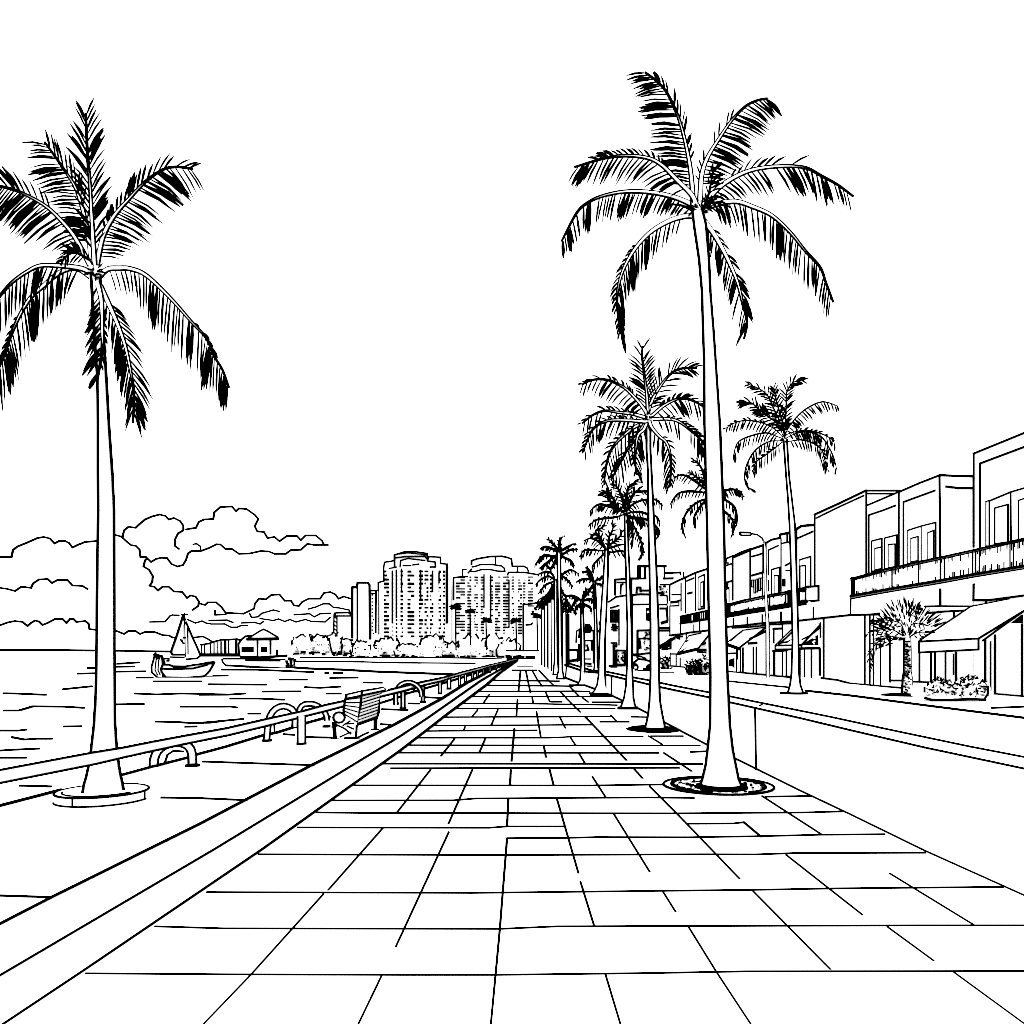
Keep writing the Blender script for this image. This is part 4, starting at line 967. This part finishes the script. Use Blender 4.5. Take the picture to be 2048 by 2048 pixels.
# 6
t6 = facade("shop_building", "shop building with a raised parapet just left of the lone palm's trunk", [(1533,1084),(1543,1079),(1561,1075),(1561,1069),(1580,1065),(1584,1065)], XF, 9,
  [([(1534,1085),(1543,1079.5),(1560,1075.6)],4),([(1561,1076),(1561,1069),(1580,1065)],4.6),vl(1562.5,1078,1182,3),([(1537,1150),(1537,1100),(1557,1091)],2.8),vl(1532.5,1084,1152,3.6),([(1563,1087),(1577,1084)],2.8),
   vl(1575,1068,1084,4.4),([(1571,1131),(1580,1126)],3.4),([(1572,1141),(1580,1141)],2.4)])
win(t6, [(1544,1190),(1544,1139),(1559.5,1134.6),(1559.5,1188)], panes=[[(1549,1188),(1549,1151),(1557,1151),(1557,1187)]])
m = MB(); m.prism([W(x, y, XF - .05) for x, y in [(1564,1157),(1570,1157),(1570,1173),(1564,1173)]], (.04, 0, 0), 1, 0); m.build("vent", t6)
strokes(t6, "shop_front_trim", [vl(1537.5,1160,1182,2.4), vl(1565,1302,1356,2.6), vl(1573,1302,1356,3), vl(1549,1302,1356,6), ([(1546,1302),(1566,1302),(1584,1297)],3.4), ([(1541,1357),(1566,1358),(1583,1360)],4.4), vl(1538.5,1252,1356,2.6), vl(1532.5,1265,1352,2.6),
   ([(1548,1260),(1548,1286)],3), ([(1547,1258),(1565,1257)],4), vl(1565,1248,1275,2.6), ([(1572,1358),(1583,1357)],6)])
# 7
t7 = facade("shop_building", "shop building behind the street lamp, a row of narrow windows over its balcony", [(1466,1112),(1501,1098),(1533,1088)], XF, 9,
  [([(1466,1113),(1484,1104),(1501,1098)],4),([(1468,1115),(1501,1101)],2.8),([(1501,1099),(1527.6,1090)],4.4),vl(1466.5,1113,1200,3.8),vl(1501,1099,1199,4.4),([(1504,1113),(1516,1110),(1527,1106)],3.4),([(1504,1151),(1515,1148),(1526,1144.5)],4),
   vl(1526,1092,1145,2.6),vl(1525,1146,1190,2.6)])
for k, (x, a, b) in enumerate([(1505,1160,1174),(1509,1160,1186),(1514,1158,1184),(1519,1156,1181),(1523,1156,1177)]):
    win(t7, [(x - 1.2, b), (x - 1.2, a), (x + 1.4, a), (x + 1.4, b)], w=2.0)
strokes(t7, "shop_front_trim", [vl(1475,1296,1318,4.6), vl(1481,1296,1351,2.4), vl(1486.5,1296,1350,4.4), vl(1507,1294,1352,3), vl(1513,1294,1352,3), ([(1477,1352),(1500,1353),(1535,1354.5)],4.4), ([(1458,1307),(1475,1306)],3), vl(1473,1320,1350,2.6), vl(1455,1294,1350,3.4), ([(1456,1350),(1470,1350)],3.2)])
m = MB(); m.prism([W(x, y, XF - .05) for x, y in [(1458,1319),(1468,1316),(1468,1336),(1463,1332),(1458,1332)]], (.04, 0, 0), 1, 0); m.build("shop_window", t7)
# 8 narrow
t8 = facade("shop_building", "narrow shop building just right of the tallest palm's trunk", [(1436,1122),(1453,1117),(1466,1111)], XF, 9,
  [([(1440,1121),(1453,1117),(1465,1112)],3.2),([(1453,1119),(1453,1126),(1457,1126)],3),([(1453,1131),(1464,1127)],3),([(1453,1165),(1463,1162)],3.4),vl(1458.5,1175,1204,2.4),vl(1465,1127,1200,3)])
m = MB(); m.prism([W(x, y, XF - .05) for x, y in [(1450,1164),(1456,1165),(1456,1178),(1450,1182)]], (.04, 0, 0), 1, 0); m.build("vent", t8)
# 9 left of the big trunk
t9 = facade("shop_building", "farthest shop building of the row, left of the tallest palm's trunk, with a dark balcony", [(1341,1169),(1368.5,1156),(1391,1145),(1414,1138),(1436,1130)], XF, 9,
  [([(1341,1169),(1355,1162),(1368.5,1156),(1391,1145.5),(1414,1138)],3.8),vl(1340.5,1170,1201,4),vl(1340.5,1212,1268,3.4),vl(1363,1167,1221,3.6),vl(1371.5,1157,1226,3.4),vl(1392,1147,1221,4.2),([(1374,1162),(1388,1156)],3),([(1376,1187),(1385,1185)],4),
   ([(1344,1189),(1362,1189)],2.4),([(1342,1204),(1352,1203),(1362,1200)],3),vl(1361.5,1236,1268,3.4),([(1339,1271),(1350,1269.5),(1365,1268),(1380,1265),(1417,1261)],3.6),([(1363,1247),(1385,1244),(1400,1239),(1417,1239)],3),vl(1388,1250,1264,2.4),vl(1400,1244,1262,3)])
win(t9, [(1397,1219),(1397,1155),(1409,1149),(1409,1216)], panes=[[(1402,1214),(1402,1165),(1407,1163),(1407,1212)]])
win(t9, [(1342,1212),(1342,1160 + 46),(1358,1204),(1358,1211)], w=2.2)
m = MB()
for k in range(46):
    x = 1361 + 56 * k / 45; y0 = 1233 - (x - 1361) * .21; y1 = 1246 - (x - 1361) * .1
    if 1382 < x < 1385 or (1397 < x < 1411 and k % 3): continue
    m.prism([W(*q, 15.5) for q in [(x, y0), (x + 1.4, y0 - .2), (x + 1.4, y1), (x, y1)]], (.06, 0, 0), 1, 0)
m.ink([W(*q, 15.48) for q in [(1361,1233),(1417,1221)]], 3.4); m.ink([W(*q, 15.48) for q in [(1361,1247),(1385,1243),(1417,1238)]], 4)
o = m.build("balcony", t9)
strokes(t9, "shop_front_trim", [vl(1341,1306,1340,3), vl(1353,1309,1340,2.6), vl(1361,1316,1340,3), ([(1341,1308),(1363,1308)],2.4), ([(1340,1341),(1372,1341.5)],3.4), vl(1373,1268,1285,3), ([(1352,1273),(1366,1273)],3.2), ([(1355,1275),(1360,1277)],5)])

# right balcony, runs across the three nearest fronts
XB = 15.3
def balcony(t, railt, railb, X, posts, hatch, wT=3.4, wB=5.5):
    m = MB()
    n = len(railt)
    dpts = [W(x, y, X) for x, y in railb]
    m.prism(dpts + [W(x, y + 6, X) for x, y in railb][::-1], (1.2, 0, 0), 0, 0)
    m.ink([W(x, y, X - .02) for x, y in railb], wB)
    m.ink([W(x, y + 5.5, X - .02) for x, y in railb], 2.4)
    b = m.build("balcony", t)
    m = MB()
    m.ink([W(x, y, X) for x, y in railt], wT); m.ink([W(x, y + 4, X) for x, y in railt], 2.2)
    yy = lambda l, x: [b_ + (e - b_) * (x - a) / (c_ - a) for (a, b_), (c_, e) in zip(l, l[1:]) if a <= x <= c_][0]
    for x, w in posts: m.ink([W(x, yy(railt, x), X), W(x, yy(railb, x), X)], w)
    m.build("handrail", b)
    m = MB()
    x = railt[0][0] + 2
    while x < railt[-1][0] - 2:
        if random.random() < hatch:
            a, c_ = yy(railt, x), yy(railb, x)
            if random.random() < .65: m.ink([W(x, c_ - random.uniform(.12, .3) * (c_ - a), X), W(x, c_, X)], 1.7)
            if random.random() < .5: m.ink([W(x, a + 4, X), W(x, a + random.uniform(.18, .36) * (c_ - a), X)], 1.5)
        x += 3.1
    m.build("baluster", b)["kind"] = "stuff"
RT = [(1702,1157.5),(1762,1141),(1813,1129.6),(1881.8,1114.5),(1950,1099.4),(2048,1077),(2200,1043)]
RB = [(1702,1192),(1785.5,1177),(1880.6,1161),(1948,1148.5),(2048,1132),(2200,1106)]
balcony(t2, RT, RB, XB, [(1706,8),(1784,2.4),(1837,2.4),(1881,3),(1889,3),(1945,2.6),(1951,3),(1959,2.6),(2020,2.2),(2027,2.4),(2110,3)], .6)
balcony(t6, [(1455,1209),(1487,1200.6),(1537,1190.5),(1582,1182),(1612,1174.5)], [(1455,1229),(1493.5,1222),(1543,1214.6),(1582,1208),(1612,1203)], XB, [(1457,8),(1539,3),(1571,3),(1579,8),(1587,5)], .85, 3.4, 7)
# fascia under the second balcony
strokes(t6, "fascia", [([(1454,1254),(1495,1250),(1524,1246.5),(1583,1243),(1610,1240),(1638,1237)],3.8), vl(1467,1232,1251,3), vl(1495,1225,1248,3), vl(1525,1222,1246,3), vl(1537,1222,1245,2.8), vl(1562.5,1214,1243,4), ([(1465,1256),(1500,1254),(1530,1251)],3), ([(1525,1249),(1560,1249),(1580,1246)],2.6), ([(1563,1247),(1582,1246)],5)])

# ---- awnings
def awning(label, A, B, Cc, D, drop, lines=(), side=True, w=3.8):
    """A,B: wall edge far/near; Cc,D: front edge near/far (px,py,depth)"""
    a, b, c_, d_ = [P(*q) for q in (A, B, Cc, D)]
    t = thing("awning", label, "awning", (d_.x, d_.y, d_.z), "awnings over the shop fronts")
    m = MB(); m.prism([a, b, c_, d_], (0, 0, -.05), 0, w); m.build("canopy", t)
    dz = Vector((0, 0, -drop * d_.y / F)); m = MB()
    m.prism([d_, c_, c_ + Vector((0, 0, -drop * c_.y / F)), d_ + dz], (.03, .03, 0), 0, w); m.build("valance", t)
    if lines:
        m = MB()
        for l, ww in lines: m.ink([P(*q) for q in l], ww)
        m.build("rafter", t)
    return t
awning("largest white awning with a deep plain valance beside the fan palm", (1941,1214,32.0), (2120,1178,27.5), (1957,1277,26.8), (1838,1283,28.6), 22,
   [([(1966,1281,26.9),(2000,1256,27.2),(2048,1222,27.6)], 3.2)])
m = MB(); m.prism([P(x, y, 27.5) for x, y in [(2024,1246),(2046,1229),(2046,1246)]], (0, .1, 0), 1, 0)
o = m.build("shade_panel", t1)
awning("awning cut by the lone palm's trunk, dark underside at its right", (1587,1256,50.5), (1643,1247,45.5), (1603,1290,44.8), (1551,1291,48.0), 8,
   [([(1558,1288,47.5),(1572,1276,47.8),(1586,1262,48)], 3.2), ([(1561,1286,47),(1574,1284,47),(1586,1279,47)], 3.4)], w=3.4)
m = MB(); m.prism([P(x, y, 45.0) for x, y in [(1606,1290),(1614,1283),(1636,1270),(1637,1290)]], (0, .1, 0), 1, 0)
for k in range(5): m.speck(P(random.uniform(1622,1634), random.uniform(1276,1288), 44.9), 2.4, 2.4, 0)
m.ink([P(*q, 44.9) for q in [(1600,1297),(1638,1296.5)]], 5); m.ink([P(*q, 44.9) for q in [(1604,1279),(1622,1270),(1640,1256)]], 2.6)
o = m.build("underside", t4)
awning("white awning just right of the tallest palm's trunk", (1486,1261,60.5), (1532,1255,55.0), (1478,1296,54.0), (1453,1287,58.5), 3,
   [([(1500,1277,54),(1510,1273,54),(1532,1262,54.6)], 4), ([(1462,1281,57),(1478,1267,58),(1484,1263,59)], 2.4), ([(1498,1287,54),(1513,1286,54)], 5)], w=3.4)
awning("striped awning just left of the tallest palm's trunk", (1378,1272,82.0), (1424,1262,74.0), (1397,1296,72.5), (1356,1306,79.0), 3,
   [([(1362,1304,78),(1390,1288,77),(1418,1276,75)], 4.6), ([(1380,1300,77),(1400,1290,76),(1418,1284,75)], 4), ([(1375,1298,78),(1400,1281,77),(1418,1269,75)], 2.6), ([(1395,1300,75),(1418,1300,75)], 4.6), ([(1395,1304,75),(1418,1305,75)], 3), ([(1372,1283,80),(1390,1276,80),(1400,1273,80)], 3)], w=3)
awning("small dark awning farthest left in the shop row", (1346,1274,94.0), (1352,1273,91.0), (1322,1290,90.0), (1320,1293,93.0), 4,
   [([(1322,1294,90),(1341,1284,90),(1341,1297,90),(1324,1299,90)], 4), ([(1326,1296,90),(1339,1289,90)], 7), ([(1350,1277,91),(1335,1286,91)], 3)], w=3)

# ---- blocks closing the street
def block(name, label, quad, d, thick, lines, group="buildings closing the street"):
    t = thing(name, label, "building", (P(quad[0][0], 0, d).x, d, 0), group)
    m = MB(); m.prism([P(x, y, d) for x, y in quad], (0, thick, 0), 0, 0)
    for l, w in lines: m.ink([P(x, y, d - .02) for x, y in l], w)
    m.build("wall", t); return t
t = block("street_block", "wide low block with a square roof tower closing the street", [(1262,1335),(1262,1157),(1276,1157),(1276,1131),(1331,1131),(1331,1157),(1346,1157),(1346,1335)], 97, 10,
  [([(1262,1188),(1262,1157),(1276,1157)],4.6),([(1276,1157),(1276,1132),(1332,1132)],4.4),([(1329,1132),(1329,1156)],2.8),([(1327,1157),(1346,1156.5)],4),([(1280,1134),(1280,1156)],3),([(1290,1134),(1290,1157)],4.4),([(1262,1157),(1292,1157)],3),
   ([(1263,1190.5),(1280,1188.5),(1298,1189)],4),([(1264,1309),(1264,1192)],4),([(1264,1209),(1298,1208.5)],2.8),([(1275,1315),(1275,1261),(1300,1260.5)],4),([(1278,1277),(1300,1277)],2.6),([(1278,1280),(1280,1296)],6),([(1264,1309),(1280,1308.5),(1301,1306)],3.8),
   ([(1320,1169),(1340,1169)],2.6),([(1320,1217),(1333,1217),(1335,1240)],4),([(1318,1256),(1337,1256)],4.4),([(1318,1261.5),(1338,1261.5)],3.4),([(1317,1186),(1327,1187)],4.4),([(1320,1191),(1334,1191),(1335,1206)],2.6),([(1318,1209),(1334,1209)],2.6),([(1335,1212),(1335,1245)],2.4),([(1323,1246),(1333,1243)],6),
   ([(1332,1146),(1361,1145)],4),([(1361,1147),(1361,1150)],3),([(1367,1144),(1367,1153)],3)])
m = MB(); m.prism([P(x, y, 96.9) for x, y in [(1292,1216),(1302,1216),(1302,1243),(1292,1241)]], (0, .1, 0), 1, 0); m.speck(P(1296,1224,96.7), 3.6, 4, 0); m.build("window", t)
m = MB(); m.ink([P(x, y, 96.9) for x, y in [(1273,1185),(1274,1175),(1281,1175),(1281,1183)]], 4); m.ink([P(x, y, 96.9) for x, y in [(1284,1181),(1298,1181)]], 4); m.build("window", t)
m = MB()
for k in range(26): m.speck(P(random.uniform(1288,1301), random.uniform(1263,1301), 96.9), random.choice((2,3,5)), 2.6)
for k in range(24): m.speck(P(random.uniform(1318,1336), random.uniform(1172,1188), 96.9), random.choice((2,3,4)), 2.4)
m.build("shop_sign", t)
t = block("street_block", "narrow block with a dark latticed window left of the wide block closing the street", [(1217,1337),(1217,1203),(1230,1196),(1230,1159),(1255,1159),(1255,1337)], 86, 9,
  [([(1230,1190),(1230,1159),(1253,1158)],4),([(1234,1165),(1253,1165)],2.8),([(1241,1188),(1242,1170),(1246,1169)],3.4),([(1217,1204),(1232,1194),(1253,1190.5)],3.6),([(1221,1216),(1238,1211)],3.4),([(1238,1218),(1238,1290)],2.4),
   ([(1227,1286),(1227,1330)],3.6),([(1229,1290),(1229,1331)],2.4),([(1218,1332),(1250,1331)],3.4),([(1222,1334),(1232,1334)],4),([(1235,1340),(1250,1340)],5)])
m = MB()
for x in (1221.5, 1225, 1229, 1233, 1236): m.ink([P(x, 1221, 85.9), P(x, 1243, 85.9)], 2.6 if x < 1232 else 4)
m.ink([P(1221,1244,85.9), P(1237,1244,85.9)], 2.6); m.ink([P(1224,1221,85.9), P(1238,1221,85.9)], 3.4)
for k in range(7): m.ink([P(1222 + random.uniform(0,5), 1249 + 2.1 * k, 85.9), P(1230 + random.uniform(0,6), 1249 + 2.1 * k, 85.9)], 2.2)
m.build("window", t)
m = MB(); m.prism([P(x, y, 85.8) for x, y in [(1233,1329),(1233,1301),(1250,1301),(1250,1329)]], (0, .1, 0), 0, 3.6)
for k in range(18): m.speck(P(random.uniform(1236,1248), random.uniform(1304,1326), 85.7), 2.4, random.choice((3,5)))
m.build("door", t)
m = MB(); m.ink([P(x, y, 85.8) for x, y in [(1222,1286),(1233,1286),(1233,1293),(1226,1293)]], 3.2); m.build("lamp_sign", t)
t = block("street_block", "low block seen between the thin trunks near the vanishing point", [(1131,1342),(1131,1300),(1152,1288),(1152,1240),(1215,1240),(1215,1342)], 74 + 18, 6,
  [([(1141,1300),(1156,1300)],4),([(1155,1302),(1155,1324)],2.6),([(1169,1281),(1183,1281),(1184,1301)],2.6),([(1171,1295),(1171,1280)],0.1),([(1174,1290),(1177,1300),(1170,1301)],4),([(1171,1318),(1181,1318)],2.4),([(1171,1327),(1182,1328)],4),([(1172,1333),(1184,1333)],2.8),
   ([(1196,1262),(1208,1264),(1208,1258)],5),([(1199,1318),(1208,1318)],3),([(1199,1325),(1208,1325)],7),([(1141,1322),(1152,1320)],6),([(1140,1333),(1158,1333)],2.6),([(1160,1258),(1158,1275)],4),([(1152,1285),(1153,1262),(1160,1258)],2.6),([(1160,1290),(1160,1320)],7),([(1183,1260),(1187,1262),(1187,1326)],3)])
m = MB(); m.prism([P(x, y, 91.8) for x, y in [(1170,1247),(1180,1248),(1184,1254),(1184,1262),(1181,1266),(1170,1266)]], (0, .1, 0), 1, 0); m.prism([P(x, y, 91.8) for x, y in [(1197,1243),(1209,1238),(1209,1250),(1197,1250)]], (0, .1, 0), 1, 0)
m.build("window", t)
# far garden wall seen through the palms
t = thing("garden_wall", "low wall with openings between the fifth and fourth palms of the row", "wall", G(1155,1356), None)
m = MB(); g0, g1 = G(1128,1350), G(1166,1360)
m.prism([P(1140,1337,50), P(1163,1332,48), P(1163,1359,48), P(1140,1356,50)], (.3, 0, 0), 0, 0)
for l, w in [([(1141,1336),(1150,1335),(1153,1333),(1163,1333)],2.6),([(1140,1338),(1139,1356)],4),([(1156,1337),(1156,1352)],4.4),([(1133,1330),(1131,1356)],2.6)]: m.ink([P(x, y, 47.8) for x, y in l], w)
m.build("wall", t)
# parked car
d = 69.0
t = thing("parked_car", "pale car parked on the road between the second and third palm trunks", "car", G(1284,1343))
m = MB()
m.prism([P(x, y, d) for x, y in [(1266,1336),(1266,1326),(1274,1320),(1278,1317),(1296,1317),(1304,1322),(1304,1336)]], (0, 4, 0), 0, 0)
m.ink([P(x, y, d - .02) for x, y in [(1266,1326),(1273,1321),(1276,1318),(1288,1319),(1302,1323)]], 4)
m.ink([P(x, y, d - .02) for x, y in [(1266,1311),(1276,1312),(1284,1314),(1292,1317)]], 3)
m.build("body", t)
m = MB(); m.prism([P(x, y, d - .05) for x, y in [(1286,1340),(1286,1336),(1304,1334),(1304,1342),(1275,1342),(1275,1339)]], (0, .2, 0), 1, 0); m.build("bumper", t)
for x in (1270, 1298):
    m = MB(); c_ = P(x, 1334, d - .1); m.tube([c_, c_ + Vector((0, .25, 0))], 8 * d / F if x < 1280 else 6 * d / F, 1, 14)
    if x < 1280: m.speck(P(1271, 1335, d - .3), 4, 3, 0); m.speck(P(1267, 1340, d - .3), 3, 3, 0)
    m.build("wheel", t)
# planter of shrubs
t = thing("planter_box", "long pale planter full of leafy shrubs in front of the white awning", "planter", G(1912,1399,0))
d = 26.3
m = MB()
q = [(1849,1374),(1851,1394),(1862,1400),(1900,1401),(1970,1399.5),(1975,1388),(1976,1373)]
m.prism([P(x, y, d) for x, y in q], (0, 1.0, 0), 0, 0)
m.ink([P(x, y, d) for x, y in [(1849,1374),(1849,1384)]], 3.6); m.ink([P(x, y, d) for x, y in [(1851,1396),(1863,1400),(1900,1400.5),(1934,1398),(1970,1399.5)]], 5); m.ink([P(x, y, d) for x, y in [(1962,1373),(1976,1373),(1975,1388),(1969,1398)]], 3.8)
m.build("box", t)
def leafbush(t, x0, x1, y0, y1, d, n, name="shrub"):
    m = MB()
    for k in range(5): m.ball(P(x0 + (x1 - x0) * (k + .5) / 5, (y0 + y1) / 2 + 4, d + .25), (x1 - x0) * .14 * d / F, .3, (y1 - y0) * .36 * d / F, 0, 8, 6)
    for k in range(n):
        x = random.uniform(x0, x1); y = y1 - (y1 - y0) * random.random() ** 1.2 * (1 - .3 * abs((x - (x0 + x1) / 2) / (x1 - x0) * 2) ** 2)
        a = random.uniform(0, 6.28); l = random.uniform(4, 9)
        m.blade(P(x, y, d - random.uniform(0, .4)), P(x + math.cos(a) * l, y - abs(math.sin(a)) * l, d - random.uniform(0, .4)), random.uniform(2, 3.8))
        if random.random() < .3: m.speck(P(x, y, d - .42), random.choice((2, 4)), random.choice((2, 3)))
    return m.build(name, t)
leafbush(t, 1853, 1912, 1356, 1392, 26.6, 105); leafbush(t, 1905, 1974, 1352, 1394, 26.6, 120)
# dark shrubs beside the striped awning
for i, (x0, x1, y0, y1, lab) in enumerate([(1372,1396,1318,1352,"dark leafy shrub under the left end of the striped awning"),(1392,1422,1312,1356,"dark tall shrub under the striped awning, touching the tallest palm's trunk")]):
    t = thing("shrub", lab, "shrub", (P((x0 + x1) / 2, y1, 60).x, 60, .004), "dark shrubs in front of the shops")
    leafbush(t, x0, x1, y0, y1, 58, 60, "foliage")["kind"] = "stuff"
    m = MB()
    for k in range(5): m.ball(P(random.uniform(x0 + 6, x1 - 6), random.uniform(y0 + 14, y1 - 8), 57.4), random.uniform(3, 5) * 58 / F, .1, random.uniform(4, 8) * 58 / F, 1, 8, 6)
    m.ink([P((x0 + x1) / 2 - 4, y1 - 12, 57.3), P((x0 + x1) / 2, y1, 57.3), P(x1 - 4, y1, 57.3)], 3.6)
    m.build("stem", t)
t = thing("shrub", "small speckled shrub right of the second palm's trunk", "shrub", (P(1329,1335,80).x, 80, .004), "dark shrubs in front of the shops")
leafbush(t, 1320, 1338, 1312, 1342, 80, 44, "foliage")
